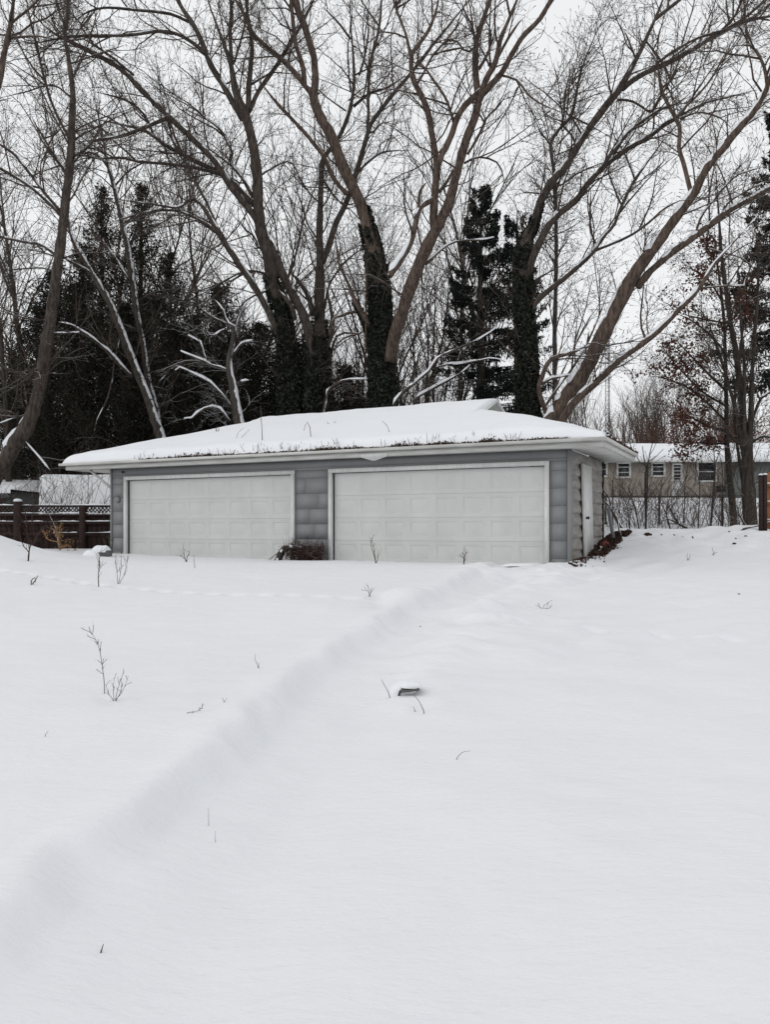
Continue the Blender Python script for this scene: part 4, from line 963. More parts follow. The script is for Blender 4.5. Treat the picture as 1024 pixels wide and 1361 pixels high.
BG = [  # px, top, depth, proto, label
    (18, 250, 30, 0, 'thin bare tree at the left edge, beyond the lattice fence'),
    (36, 220, 38, 1, 'thin bare tree just left of the swept trunk, further back'),
    (-10, 180, 36, 2, 'thin twin stemmed bare tree at the far left edge of the view'),
    (64, 160, 40, 0, 'thin bare tree rising behind the swept trunk'),
    (125, 130, 41, 2, 'thin bare tree rising behind the left one of the twin cedar tops'),
    (212, 150, 42, 1, 'thin bare tree rising behind the right one of the twin cedar tops'),
    (245, 255, 36, 0, 'thin bare tree just right of the twin cedar tops'),
    (290, 150, 43, 2, 'thin bare tree behind the arching limbs of the big maple'),
    (318, 330, 36, 1, 'thin bare tree behind the small snow plastered tree'),
    (368, 250, 44, 0, 'thin bare tree behind the big maple trunk'),
    (402, 320, 38, 1, 'thin bare tree in the gap between the big maple trunk and the straight trunk'),
    (455, 260, 42, 2, 'thin bare tree in the gap left of the central ivy clad trunk'),
    (470, 400, 36, 3, 'bushy many stemmed bare tree low in the gap left of the central ivy clad trunk'),
    (545, 275, 36, 3, 'bushy many stemmed bare tree in the gap right of the central ivy clad trunk'),
    (572, 330, 33, 3, 'lower bushy bare tree in front of the dead spruce boughs'),
    (600, 300, 44, 0, 'thin bare tree left of the tall spruce'),
    (672, 110, 40, 1, 'thin bare tree whose twigs rise above the tall spruce'),
]
for i, (px, top, d, k, lab) in enumerate(BG):
    x = (px - CX) / F_PX * d; H = EYE - (top - HY) / F_PX * d - Gs(x, d)
    place_bg(protos[k][1], protos[k][2], 'background_tree', lab, px, d, protos[k][0], H, i * 1.7, gB)
# the far wood: one mass beyond the neighbouring houses
mb = MB()
fr = np.random.default_rng(5)
for i in range(150):
    d = fr.uniform(64, 105); px = fr.uniform(-160, 1230)
    if 560 < px < 700 and fr.random() < .5: continue
    x = (px - CX) / F_PX * d; g = Gs(x, d); H = fr.uniform(9, 13.5) * (.88 if px > 720 else 1.0)
    rng = np.random.default_rng(900 + i)
    K = 9; t = np.linspace(0, 1, K); ns = int(fr.integers(1, 4))
    T0 = np.stack([np.stack([x + fr.normal(0, .5) + fr.normal(0, .12) * H * t, d + fr.normal(0, .5) + fr.normal(0, .12) * H * t, g - .2 + H * t * fr.uniform(.75, 1)], -1) for _ in range(ns)])
    R0 = np.broadcast_to(np.linspace(.12, .02, K), (ns, K))
    p1, r1 = spawn(T0, R0, 14, (1.2, 4.2), (15, 45), .5, .012, 6, .08, .2, 1, rmax=.045, tip=.4)
    p2, r2 = spawn(p1, r1, 5, (.6, 2.2), (15, 50), .4, .012, 4, .12, .15, 1, rmax=.018, tip=.7)
    p3, r3 = spawn(p2, r2, 2, (.4, 1.2), (15, 55), .3, .012, 3, .12, .2, 1, rmax=.012, tip=.9)
    mb.tubes(T0, R0, 5); mb.tubes(p1, r1, 3); mb.tubes(p2, r2, 3); mb.tubes(p3, r3, 3)
tag(mb.build('distant_woodland', M['twig_far'], loc=(0, 70, 3)), 'hazy grey brown line of distant bare woodland beyond the houses', 'woodland', kind='stuff')
mb = MB()                                   # undergrowth at the foot of the near wood
for i in range(900):
    px = fr.uniform(-60, 740); d = fr.uniform(31.5, 40); x = (px - CX) / F_PX * d; g = Gs(x, d)
    rng = np.random.default_rng(5000 + i); K = 6
    L = fr.uniform(1.2, 4.5) * (.7 if px > 500 else 1)
    t = np.linspace(0, 1, K); T0 = np.stack([x + fr.normal(0, .35) * L * t + fr.normal(0, .1) * L * t ** 2, d + fr.normal(0, .3) * L * t, g - .1 + L * t * fr.uniform(.7, 1)], -1)[None]
    R0 = np.linspace(.018, .006, K)[None]
    p1, r1 = spawn(T0, R0, 6, (.4, 1.5), (20, 60), .2, .012, 5, .15, .15, 1, rmax=.010, tip=.5)
    p2, r2 = spawn(p1, r1, 3, (.2, .7), (20, 70), .1, .012, 3, .2, .15, 1, rmax=.006, tip=.8)
    mb.tubes(T0, R0, 4); mb.tubes(p1, r1, 3); mb.tubes(p2, r2, 3)
tag(mb.build('woodland_undergrowth', M['twig'], loc=(0, 34, 1)), 'tangled bare undergrowth filling the foot of the wood behind the garage', 'undergrowth', kind='stuff')
mb = MB(); C = []
for i in range(240):                        # low evergreen cover closing the wood near the ground
    px = fr.uniform(-40, 720); d = fr.uniform(31 if px < 220 else 29, 38); x = (px - CX) / F_PX * d; g = Gs(x, d); h = fr.uniform(.8, 2.6) * (1.15 if px < 420 else .9)
    m_ = 260; q = fr.normal(0, 1, (m_, 3)) * np.array([.55, .45, .3 * h]) + np.array([x, d, g + .5 * h]); C.append(q)
C = np.concatenate(C); rng = np.random.default_rng(77); mb.leaves(C, fr.uniform(.03, .09, len(C)), aspect=.5)
tag(mb.build('evergreen_undergrowth', M['cedar'], loc=(0, 33, 1)), 'dark evergreen undergrowth closing the view beneath the cedars', 'undergrowth', kind='stuff')
rng = np.random.default_rng(21)

# ------------------------------------------------------------------ trees on the right
t = Tree('bare_tree', 'dark clump of stems on one stout trunk beside the orange fence', 24, mat='bark_dark')
t.limb([(998, 700, 21), (996, 660, 18), (994, 620, 16.5), (992, 592, 16), (988, 560, 9), (984, 520, 8.4), (978, 470, 7.6), (970, 420, 6.8), (965, 380, 6), (960, 340, 5), (957, 300, 4.2), (953, 240, 3), (950, 190, 2)])
t.limb([(996, 600, 11), (998, 575, 8.4), (1000, 520, 6.8), (1004, 460, 5.2), (1008, 400, 4.4), (1010, 340, 3.2), (1012, 280, 2)]); t.limb([(988, 595, 8), (982, 560, 5.6), (972, 520, 5), (960, 480, 4.4), (948, 445, 3.6), (938, 410, 2.6)])
t.limb([(990, 585, 6), (990, 540, 5), (990, 480, 4.4), (985, 420, 3.6), (982, 350, 2.8)]); t.limb([(1000, 560, 5), (1012, 530, 4), (1024, 522, 3.4), (1040, 515, 2)], snow=1)
t.limb([(984, 590, 5), (972, 580, 4.4), (962, 570, 4), (950, 568, 3)]); t.limb([(1000, 588, 5), (1012, 580, 4.6), (1030, 582, 4)])
t.limb([(972, 430, 3), (940, 425, 2.6), (905, 417, 2.4)])
t.finish(1.0, l1=(.6, 2.0), up=.4)
t = Tree('oak_tree', 'young oak holding on to its dry red brown leaves, over the neighbouring house roof', 26.5, mat='bark_dark', tw='twig_red')
t.limb([(976, 684, 10), (972, 650, 9), (968, 610, 8.2), (966, 570, 7), (965, 500, 5.4), (963, 430, 4.4), (958, 380, 3.8), (952, 330, 3), (950, 290, 2)])
OAKL = [[(966, 520, 4), (945, 500, 3.4), (920, 475, 2.8), (898, 450, 2)], [(965, 470, 3.6), (945, 445, 3), (920, 425, 2.4), (895, 415, 2)], [(966, 560, 4), (940, 535, 3.2), (915, 515, 2.6), (880, 502, 2), (862, 500, 1.6)],
        [(960, 400, 3.2), (945, 375, 2.8), (925, 360, 2.2), (908, 350, 1.8)], [(955, 350, 3), (942, 330, 2.4), (934, 315, 2)], [(966, 540, 3.6), (935, 520, 3), (905, 490, 2.4), (885, 470, 1.8)], [(966, 575, 3.6), (940, 565, 3), (910, 550, 2.4), (895, 548, 2)],
        [(964, 440, 3), (978, 420, 2.4), (990, 400, 2)], [(966, 590, 3.4), (940, 588, 2.6), (915, 590, 2), (905, 600, 1.6)]]
for L_ in OAKL: t.limb(L_, dens=1.6, d1=26.5 + rng.uniform(-2, 1.2))
t.finish(1.2, l1=(.5, 1.4), l2=(.2, .7), l3=(.1, .3), up=.1)
mb = MB(); C = []
W = np.concatenate([t.L[i] for i in range(1, len(t.L))])
for L_ in t.L[1:]:
    for _ in range(20):
        b0 = L_[rng.integers(int(len(L_) * .3), len(L_))] + rng.normal(0, .24, 3)
        C.append(b0 + rng.normal(0, 1, (int(rng.integers(20, 46)), 3)) * np.array([.15, .15, .11]))
C = np.concatenate(C); mb.leaves(C, rng.uniform(.03, .068, len(C)), droop=.8, aspect=.6)
mb.build('leaves', M['oakleaf'], t.root, loc=t.base)
t = Tree('bare_tree', 'thin straight bare trunk standing between the oak and the dark clump of stems', 25, mat='bark_dark')
t.limb([(993, 688, 6), (990, 660, 5.6), (986, 625, 5), (980, 590, 4.4), (977, 540, 4), (985, 470, 3.6), (992, 420, 3), (1005, 350, 2.4)]); t.finish(.8, l1=(.5, 1.5))
# thicket low beyond the house roofs on the right
mb = MB(); C = []
for i in range(130):
    px = fr.uniform(845, 1060); d = fr.uniform(66, 72); x = (px - CX) / F_PX * d
    m_ = 90; C.append(fr.normal(0, 1, (m_, 3)) * np.array([.9, .8, .9]) + np.array([x, d, Gs(x, d) + fr.uniform(3, 6.5)]))
C = np.concatenate(C); mb.leaves(C, fr.uniform(.05, .12, len(C)), aspect=.5)
tag(mb.build('distant_oak_thicket', M['oakleaf'], loc=(25, 69, 5)), 'far reddish brown thicket with dead leaves above the neighbouring house roof', 'thicket', kind='stuff')

# lattice radio mast far off
d = 88; x = (808.5 - CX) / F_PX * d; g = Gs(x, d); zt = EYE - (452 - HY) / F_PX * d
mast = empty('radio_mast', (x, d, g), 'slim grey lattice radio mast far off behind the leaning brown trunk', 'mast')
mb = MB(); H = zt - g; r0 = .26; A = [np.array([r0 * math.cos(q), r0 * math.sin(q)]) for q in (.5, 2.6, 4.7)]
for a in A: mb.tubes([[a[0], a[1], 0], [a[0], a[1], H / 2], [a[0], a[1], H]], [.035] * 3, 4)
zq = 0
while zq < H - 1:
    for i in range(3):
        a, b2 = A[i], A[(i + 1) % 3]
        mb.tubes([[a[0], a[1], zq], [b2[0], b2[1], zq]], [.018] * 2, 3); mb.tubes([[a[0], a[1], zq], [b2[0], b2[1], zq + .95]], [.014] * 2, 3)
    zq += .95
mb.tubes([[0, 0, H], [0, 0, H + 1.2]], [.02, .01], 4)
mb.build('lattice', M['galv'], mast)

# ------------------------------------------------------------------ fences
def lattice_fence():
    D = 22.5; x0, x1 = (-40 - CX) / F_PX * D, (185 - CX) / F_PX * D
    zt, zl, zb = EYE + (702 - 671.5) / F_PX * D, EYE + (702 - 682) / F_PX * D, .55
    root = empty('lattice_fence', ((x0 + x1) / 2, D, .85), 'dark brown board fence with lattice top and snowy rails, left of the garage', 'fence')
    o = np.array([(x0 + x1) / 2, D, .85])
    W = x1 - x0; xc = (x0 + x1) / 2
    b = MB(); n = int(W / .15)
    for i in range(n):
        b.box((x0 + (i + .5) * W / n, D + .03 + .003 * (i % 2), (zl - .06 + zb) / 2), (W / n - .006, .018, zl - .06 - zb))
    b.build('boards', M['fence_dark'], root, loc=o)
    r = MB()
    for (z, h) in ((zt, .05), (zl - .03, .06)): r.box((xc, D, z - h / 2), (W, .06, h))
    for z in (zl - .28, zl - .60): r.box((xc, D - .02, z), (W, .05, .09))
    r.build('rails', M['fence_dark'], root, loc=o)
    l = MB(); hgt_ = zt - .05 - zl - .0; stp = .107
    for s in (-1, 1):
        k = -3
        while x0 + k * stp < x1:
            xa = x0 + k * stp; xb = xa + hgt_
            if s < 0: pa, pb = (xa, zt - .05), (xb, zl)
            else: pa, pb = (xa, zl), (xb, zt - .05)
            cx_, cz_ = (pa[0] + pb[0]) / 2, (pa[1] + pb[1]) / 2; Ln = math.hypot(pb[0] - pa[0], pb[1] - pa[1])
            if x0 < xa and xb < x1: l.box((cx_, D + .006 * s, cz_), (Ln, .008, .027), ry=-math.atan2(pb[1] - pa[1], pb[0] - pa[0]))
            k += 1
    l.build('lattice_panel', M['fence_dark'], root, loc=o)
    for px, w_, h_ in ((24, .20, .10), (110.5, .17, .0), (-38, .17, 0)):
        p = MB(); xq = (px - CX) / F_PX * D; p.box((xq, D - .03, (zt + h_ + .4) / 2), (w_, .14, zt + h_ - .4)); p.build('post', M['fence_dark'], root, loc=o)
    s = MB()
    def strip(xa, xb, y, z, w_, h_):
        K = max(6, int((xb - xa) / .05)); xs = np.linspace(xa, xb, K); hh = h_ * (.12 + 1.0 * np.clip(1.6 * vnoise(xs * 2.2, z * 7) + .8 * vnoise(xs * 9, z * 3) + .35, 0, 1))
        V = []; 
        for xq, hq in zip(xs, hh): V += [[xq, y - w_ / 2, z], [xq, y - w_ / 2.6, z + hq * .8], [xq, y, z + hq], [xq, y + w_ / 2.6, z + hq * .8], [xq, y + w_ / 2, z]]
        s.add(V, [[5 * i + j, 5 * i + j + 5, 5 * i + j + 6, 5 * i + j + 1] for i in range(K - 1) for j in range(4)])
    strip(x0, x1, D, zt, .09, .05); strip(x0, x1, D - .012, zl + .0, .045, .03)
    strip(x0, x1, D - .03, zl - .235, .05, .03)
    strip(x0 + 2.4, (103 - CX) / F_PX * D, D - .03, zl - .555, .05, .045); strip((114 - CX) / F_PX * D, x1, D - .03, zl - .555, .05, .055)
    xq = (24 - CX) / F_PX * D
    s.tubes([[xq, D - .03, zt + .10], [xq, D - .03, zt + .13], [xq, D - .03, zt + .165], [xq, D - .03, zt + .185]], [.105, .12, .10, .04], 10, .06)
    s.build('snow', M['snow'], root, loc=o, smooth=True)
lattice_fence()

# chain link fence on the right
D = 27.5; x0, x1 = (792 - CX) / F_PX * D, (990 - CX) / F_PX * D; zt = EYE + (702 - 659.5) / F_PX * D; zb = 1.40
root = empty('chain_link_fence', ((x0 + x1) / 2, D, 1.5), 'grey chain link fence with a dark top rail, between the drive and the house behind', 'fence'); o = np.array([(x0 + x1) / 2, D, 1.5])
b = MB(); b.tubes([[x0, D, zt], [(x0 + x1) / 2, D, zt - .01], [x1, D, zt + .02]], [.027] * 3, 6); b.build('top_rail', M['galv'], root, loc=o)
for px in (877.5, 806, 961.5):
    p = MB(); xq = (px - CX) / F_PX * D; p.tubes([[xq, D + .03, zb - .2], [xq, D + .03, zt + .03]], [.038, .038], 6); p.build('post', M['galv'], root, loc=o)
b = MB(); st = .075; hgt_ = zt - zb; k = -int(hgt_ / st); Pl = []; 
while x0 + k * st < x1:
    xa = x0 + k * st
    for s in (0, 1):
        a, c = ((xa, zb), (xa + hgt_, zt)) if s else ((xa + hgt_, zb), (xa, zt))
        # clip to the fence
        pts = []
        for q in np.linspace(0, 1, 5): pts.append([np.clip(a[0] + (c[0] - a[0]) * q, x0, x1), D - .004 + .008 * s, a[1] + (c[1] - a[1]) * q])
        Pl.append(pts)
    k += 1
b.tubes(np.array(Pl), np.full((len(Pl), 5), .0035), 3); b.build('wire_mesh', M['galv'], root, loc=o)

# orange board fence at the right edge with two dark posts
D = 18.6; x0 = (1016.5 - CX) / F_PX * D; x1 = x0 + 3.6; zt = EYE + (702 - 628.5) / F_PX * D; zb = 1.2
root = empty('board_fence', (x0 + 1.8, D, 1.4), 'orange stained wooden board fence at the right edge of the view', 'fence'); o = np.array([x0 + 1.8, D, 1.4])
b = MB(); n = 25
for i in range(n): b.box((x0 + (i + .5) * 3.6 / n, D + .002 * (i % 2), (zt + zb) / 2 - .01 * (i % 3)), (3.6 / n - .006, .02, zt - zb))
b.build('boards', M['fence_orange'], root, loc=o)
for z in (zt - .3, zt - .72, zt - 1.15):
    b = MB(); b.box(((x0 + x1) / 2 + .02, D - .045, z), (3.56, .06, .08)); rl = b.build('rail', M['fence_orange'], root, loc=o)
    b = MB(); b.box(((x0 + x1) / 2 + .02, D - .048, z + .055), (3.54, .055, .03)); b.build('snow', M['snow'], rl, loc=o)
for px, top in ((1012, 638.5), (1017.8, 638)):
    xq = (px - CX) / F_PX * (D - .3)
    e = empty('fence_post', (xq, D - .3, 1.4), 'dark timber post %s' % ('standing free just left of the orange fence end' if px < 1015 else 'standing hard against the end of the orange fence'), 'post')
    b = MB(); b.box((0, 0, (EYE + (702 - top) / F_PX * D - 1.4) / 2 - .1), (.07, .07, EYE + (702 - top) / F_PX * D - 1.4 + .4)); b.build('shaft', M['fence_dark'], e)
    b = MB(); b.box((0, 0, EYE + (702 - top) / F_PX * D - 1.4 + .12), (.08, .08, .035), taper=.7); b.build('snow_cap', M['snow'], e)

# ------------------------------------------------------------------ houses beyond
M['tan'] = mottled('tan_brick_wall', (.265, .23, .195), (.37, .33, .285), 14, (1, 1, 3), .2, .01)
M['sage'] = mottled('grey_green_siding', (.15, .165, .155), (.20, .215, .20), 6, (.4, .4, 9), .4, .02)
m, nt, b = newmat('dark_window_glass'); b.inputs['Base Color'].default_value = (.02, .024, .028, 1); b.inputs['Roughness'].default_value = .12; b.inputs['Specular IOR Level'].default_value = .5; M['glass'] = m
def box_part(name, mat, parent, c, s, **k):
    b = MB(); b.box(c, s, **k); return b.build(name, mat, parent)
D = 54.0; mpp = D / F_PX
def hx(px): return (px - 930) * mpp
zg = EYE + (702 - 662) * mpp; hz0 = lambda py: EYE + (702 - py) * mpp - zg
house = empty('ranch_house', ((930 - CX) * mpp, D, zg), 'long low tan ranch house with a snow covered roof beyond the chain link fence', 'house', rz=math.radians(-2.0))
b = MB(); b.box(((hx(700) + hx(963)) / 2, 3.5, hz0(611) / 2 - .6), (hx(963) - hx(700), 7, hz0(611) + 1.2)); b.build('wall', M['tan'], house)
b = MB(); b.box(((hx(963) + hx(1120)) / 2 + .01, 3.6, hz0(610) / 2 - .6), (hx(1120) - hx(963), 7, hz0(610) + 1.2)); b.build('side_wing', M['sage'], house)
zev, zrg = hz0(612), hz0(583)
b = MB(); xa, xb = hx(690), hx(1135)
V = []
for zq, (ya, yb) in ((0, (-.6, 4.4)), ):
    pass
Kx = 60; xs = np.linspace(xa, xb, Kx); prof = [(-.62, zev - .02), (-.62, zev + .22), (-.5, zev + .34), (1.5, zev + (zrg - zev) * .42 + .22), (3.0, zev + (zrg - zev) * .72 + .2), (4.4, zrg + .16), (5.6, zev + (zrg - zev) * .72 + .2), (7.6, zev + .2), (7.6, zev - .02)]
V = [];
for xq in xs:
    for (yq, zq) in prof: V.append([xq, yq, zq + (.06 * float(vnoise(xq * .7, yq)) if zq > zev + .1 else 0)])
m_ = len(prof)
b.add(V, [[i * m_ + j, (i + 1) * m_ + j, (i + 1) * m_ + j + 1, i * m_ + j + 1] for i in range(Kx - 1) for j in range(m_ - 1)])
b.add([V[j] for j in range(m_)] , [[0, 1, 2, 3], [0, 3, 4, 5], [0, 5, 6, 7]]); b.add([V[(Kx - 1) * m_ + j] for j in range(m_)], [[0, 3, 2, 1], [0, 5, 4, 3], [0, 7, 6, 5]])
b.build('snowy_roof', M['snow'], house)
b = MB(); b.box(((xa + xb) / 2, -.64, zev - .08), (xb - xa, .04, .16)); b.build('fascia', M['trim'], house)
def window(px0, px1, py0, py1, bars, name='window', cols=0):
    xa, xb, z1, z0 = hx(px0), hx(px1), hz0(py0), hz0(py1); f = .13
    b = MB()
    b.box((xa + f / 2, -.03, (z0 + z1) / 2), (f, .08, z1 - z0)); b.box((xb - f / 2, -.03, (z0 + z1) / 2), (f, .08, z1 - z0))
    b.box(((xa + xb) / 2, -.032, z1 - f / 2), (xb - xa - .01, .08, f)); b.box(((xa + xb) / 2, -.035, z0 + f / 2), (xb - xa + .1, .11, f))
    for q in bars: b.box(((xa + xb) / 2, -.02, z0 + (z1 - z0) * q), (xb - xa - 2 * f, .05, .055))
    w_ = b.build(name, M['trim'], house)
    b = MB(); b.box(((xa + xb) / 2, -.005, (z0 + z1) / 2), (xb - xa - f, .02, z1 - z0 - f)); b.build('pane', M['glass'], w_)
    return w_
window(799, 809.5, 613, 634, [.5]); window(821, 840, 613.6, 635.5, [.36, .68]); window(866.5, 885.5, 613.8, 634, [.38, .68]); window(926.5, 953, 612.8, 641, [.5])
dr = window(894, 908, 615.5, 640, [.22, .4, .58, .78], 'door'); box_part('lower_panel', M['trim'], dr, ((hx(894) + hx(908)) / 2, -.02, (hz0(640) + hz0(660)) / 2), (hx(908) - hx(894), .06, hz0(640) - hz0(660) - .01))
box_part('crawl_vent', M['black'], house, ((hx(953) + hx(964)) / 2, -.02, (hz0(646) + hz0(654)) / 2), (hx(964) - hx(953), .08, hz0(646) - hz0(654)))
box_part('chimney', M['fence_dark'], house, (hx(971), 3.6, zrg + .1), (.5, .5, .9))
# shed with a snowy roof beyond the lattice fence
D = 25.0; mpp = D / F_PX; xs0, xs1 = (51 - CX) * mpp, (215 - CX) * mpp; xm = (xs0 + xs1) / 2; g = .88
shed = empty('shed', (xm, D, g), 'low shed with a wide snow covered roof between the lattice fence and the garage', 'shed')
zt, ze = EYE + (702 - 627) * mpp - g, EYE + (702 - 685) * mpp - g
W = xs1 - xs0
b = MB(); b.box((0, 1.4, ze / 2 - .12), (W - .3, 2.4, ze - .06 + .0)); b.build('wall', M['tan'], shed)
b = MB(); K = 40
prof = [(-.05, ze - .12), (-.05, ze + .02), (.0, ze + .08), (.6, ze + (zt - ze) * .44 + .06), (1.25, zt - .05), (1.33, zt), (1.45, zt - .03), (2.8, ze + .05), (2.8, ze - .12)]
V = []
for xq in np.linspace(-W / 2, W / 2, K):
    e_ = min(xq + W / 2, W / 2 - xq); rd = -.10 * (1 - min(1, e_ / .12)) ** 2
    for (yq, zq) in prof: V.append([xq - .42 * yq * (xq < 0) * min(1, -xq / 2), yq, zq + (rd if zq > ze else 0) + .04 * float(vnoise(xq * 1.3, yq * 1.7))])
m_ = len(prof)
b.add(V, [[i * m_ + j, (i + 1) * m_ + j, (i + 1) * m_ + j + 1, i * m_ + j + 1] for i in range(K - 1) for j in range(m_ - 1)])
for k_ in (0, K - 1): b.add([V[k_ * m_ + j] for j in range(m_)], [[0, 1, 2, 3], [0, 3, 4, 5], [0, 5, 6, 7]])
b.build('snowy_roof', M['snow'], shed)
# neighbour at far left
D = 27.5; mpp = D / F_PX; xa, xb = (-260 - CX) * mpp, (19 - CX) * mpp; g = .9
nh = empty('outbuilding', ((xa + xb) / 2, D, g), 'low outbuilding with stepped snowy roofs at the left edge, beyond the lattice fence', 'outbuilding'); W = xb - xa
zz_ = lambda py: EYE + (702 - py) * mpp - g
b = MB(); b.box((0, 4, zz_(652) / 2), (W - .4, 7, zz_(652) - .02)); b.build('wall', M['sage'], nh)
b = MB(); b.add([[-W / 2, -.3, zz_(651)], [W / 2, -.3, zz_(651)], [W / 2 - .2, 2.6, zz_(632)], [-W / 2, 2.6, zz_(629)], [-W / 2, 6.5, zz_(651)], [W / 2, 6.5, zz_(651)], [-W / 2, -.3, zz_(656)], [W / 2, -.3, zz_(656)]], [[0, 1, 2, 3], [3, 2, 5, 4], [6, 7, 1, 0]], [[1, 5, 2], [0, 3, 4]]); b.build('snowy_roof', M['snow'], nh)
b = MB(); b.add([[-W / 2, -2.6, zz_(668)], [W / 2 - .3, -2.6, zz_(668)], [W / 2 - .3, -.02, zz_(655)], [-W / 2, -.02, zz_(655)], [-W / 2, -2.6, zz_(671)], [W / 2 - .3, -2.6, zz_(671)], [-W / 2, .3, zz_(660)], [W / 2 - .3, .3, zz_(660)]], [[0, 1, 2, 3], [4, 5, 1, 0], [3, 2, 7, 6], [6, 7, 5, 4]]); b.build('porch_roof', M['snow'], nh)
b = MB(); b.box((0, -1.2, zz_(671) / 2), (W - 1, 2.2, zz_(671) - .05)); b.build('porch', M['sage'], nh)
# ------------------------------------------------------------------ weeds, saplings and small things in the snow
def stem_thing(name, label, cat, px, py, stems, d=None, mat='weed', group=None, w=1.6, twigs=0, tl=(.05, .2), snow=False, up=.3, spread=25, l2=0):
    """stems: lists of photo points relative to the base (dx, dy up) giving each stem its outline"""
    if d is None: b0 = hit(px, py)
    else: b0 = np.array([(px - CX) / F_PX * d, d, Gs((px - CX) / F_PX * d, d)])
    d = b0[1]; mpp = d / F_PX
    root = empty(name, b0, label, cat, group)
    mb = MB(); Pp, Rp = [], []
    for s in stems:
        A = np.array([(0, 0)] + list(s) if len(s[0]) == 2 and s[0] != (0, 0) else list(s), float)
        B = catmull(np.c_[A, np.zeros(len(A))], 9)
        dy = np.cumsum(rng.normal(0, .012, 9)) * len(A)
        p = np.stack([B[:, 0] * mpp, dy * mpp * 20, B[:, 1] * mpp], -1); p[0, 2] -= .04
        r = np.linspace(w * mpp / 2, w * mpp / 5, 9); mb.tubes(p, r, 5); Pp.append(p); Rp.append(r)
    if twigs:
        p1, r1 = spawn(np.array(Pp), np.array(Rp), twigs, tl, (spread, spread + 35), up, .02, 5, .14, .25, 1, rmax=w * mpp / 3.2, tip=.5)
        r1 = np.maximum(np.minimum(r1, w * mpp / 3.2), .0006 if d < 8 else .002); mb.tubes(p1, r1, 3)
        if l2:
            p2, r2 = spawn(p1, r1, l2, (tl[0] * .4, tl[1] * .5), (25, 65), up, .02, 4, .16, .2, 1, rmax=.003, tip=.6, bud=0)
            r2 = np.minimum(r2, .0005 if d < 8 else .0022); mb.tubes(p2, r2, 3)
    mb.build('stem', M[mat], root)
    return root
W = stem_thing
W('dead_weed', 'tall dead weed with a drooping feathery top, left of the trodden path', 'weed', 138, 925, [[(-1.5, 20), (-4, 45), (-9, 66), (-14, 76), (-20, 84)]], twigs=15, tl=(.03, .09), w=1.2, l2=1, mat='weed')
W('dead_weed', 'small bushy dead weed right beside the tall drooping one', 'weed', 152, 932, [[(-6, 8), (-12, 22)], [(-1, 12), (-1, 30)], [(5, 6), (8, 20), (8, 32)], [(10, 10), (17, 24), (20, 34)], [(6, 20), (14, 40)]], twigs=3, tl=(.02, .06), w=.9, l2=1, mat='weed')
W('dead_weed', 'thin upright dead weed where the animal track crosses, in front of the left garage wall', 'weed', 131, 780, [[(.5, 15), (2, 32), (4, 48)]], twigs=14, tl=(.06, .22), w=1.5, mat='weed')
W('dead_weed', 'pale branching dead weed in front of the left door frame', 'weed', 157, 776, [[(-1, 16), (-3, 36)], [(3, 12), (5, 30), (4, 44)], [(6, 8), (10, 24), (11, 36)]], twigs=7, tl=(.05, .18), w=.8, mat='weed')
W('bare_sapling', 'small forked sapling in the snow below the lattice fence post', 'sapling', 36.5, 746, [[(1, 10), (4, 22), (8, 34), (4, 60)], [(2, 12), (-6, 22), (-12, 40)], [(3, 18), (10, 26), (22, 46)], [(2, 16), (0, 34), (-4, 70)]], twigs=4, tl=(.1, .4), w=1.6, mat='twig_red')
W('bent_twig', 'little looped twig at the left edge of the yard above the animal track', 'twig', 42, 777, [[(2, 6), (6, 9), (7, 3)], [(6, 9), (7, 12)]], w=1.8, mat='weed')
W('dead_weed', 'dark stubby weed against the foot of the left garage door', 'weed', 248, 741, [[(1, 6), (4, 12), (2, 14)], [(-2, 4), (-8, 9)], [(-3, 8), (-4, 18)]], d=16.2, twigs=3, tl=(.05, .2), w=1.3, mat='weed')
W('dead_weed', 'single thin stalk in the snow before the left garage door', 'weed', 259, 755, [[(-.5, 8), (-1.5, 18)]], w=.8, mat='weed')
W('bare_sapling', 'thin crooked sapling against the left part of the right garage door', 'sapling', 500, 744, [[(-3, 12), (-7, 24), (-5, 33), (-2, 38)], [(2, 4), (2, 8)], [(-5, 30), (-9, 34)]], d=15.2, twigs=3, tl=(.05, .2), w=1.2, mat='weed')
W('bare_sapling', 'small spiky weed against the middle of the right garage door', 'sapling', 617, 744, [[(0, 7), (1, 13), (5, 18)], [(0, 8), (-6, 14)], [(1, 10), (-2, 16)]], d=14.3, twigs=5, tl=(.04, .16), w=1.2, mat='weed')
W('dead_weed', 'faint tuft of dead stalks where the track meets the path', 'weed', 491, 793, [[(0, 6), (-2, 14)], [(2, 5), (4, 12)], [(1, 3), (-5, 10)]], w=.8, twigs=2, tl=(.03, .1), mat='weed')
W('dead_weed', 'pair of short thin stalks in the open snow left of the path', 'weed', 344, 889, [[(0, 7)], [(-5, 12), (-4, 20)]], w=.8, mat='weed')
W('seed_head', 'flattened feathery seed head lying on the snow left of the path', 'seed head', 246, 949, [[(8, 2), (16, 3), (23, 8)]], w=.9, twigs=9, tl=(.01, .035), mat='weed')
W('dead_weed', 'tiny slanted stalk in the snow below the tall drooping weed', 'weed', 60, 979, [[(2, 4), (5, 8)]], w=.8, mat='weed')
W('dead_weed', 'tiny two pronged sprig beside the path bank', 'weed', 298, 934, [[(-1, 4), (-2, 7)], [(2, 3), (4, 6)]], w=.7, mat='weed')
W('dead_weed', 'upright hair thin stalk in the snow right of the path', 'weed', 277, 1098, [[(0, 12), (-.5, 24)]], w=.7, mat='weed')
W('dead_weed', 'shorter hair thin stalk just below the other one right of the path', 'weed', 286, 1124, [[(0, 8), (0, 15)]], w=.6, mat='weed')
W('stick_stub', 'short dark stick poking from the snow near the bottom left', 'stick', 133, 1273, [[(1, 4), (3, 11)]], w=2.2, mat='twig_red')
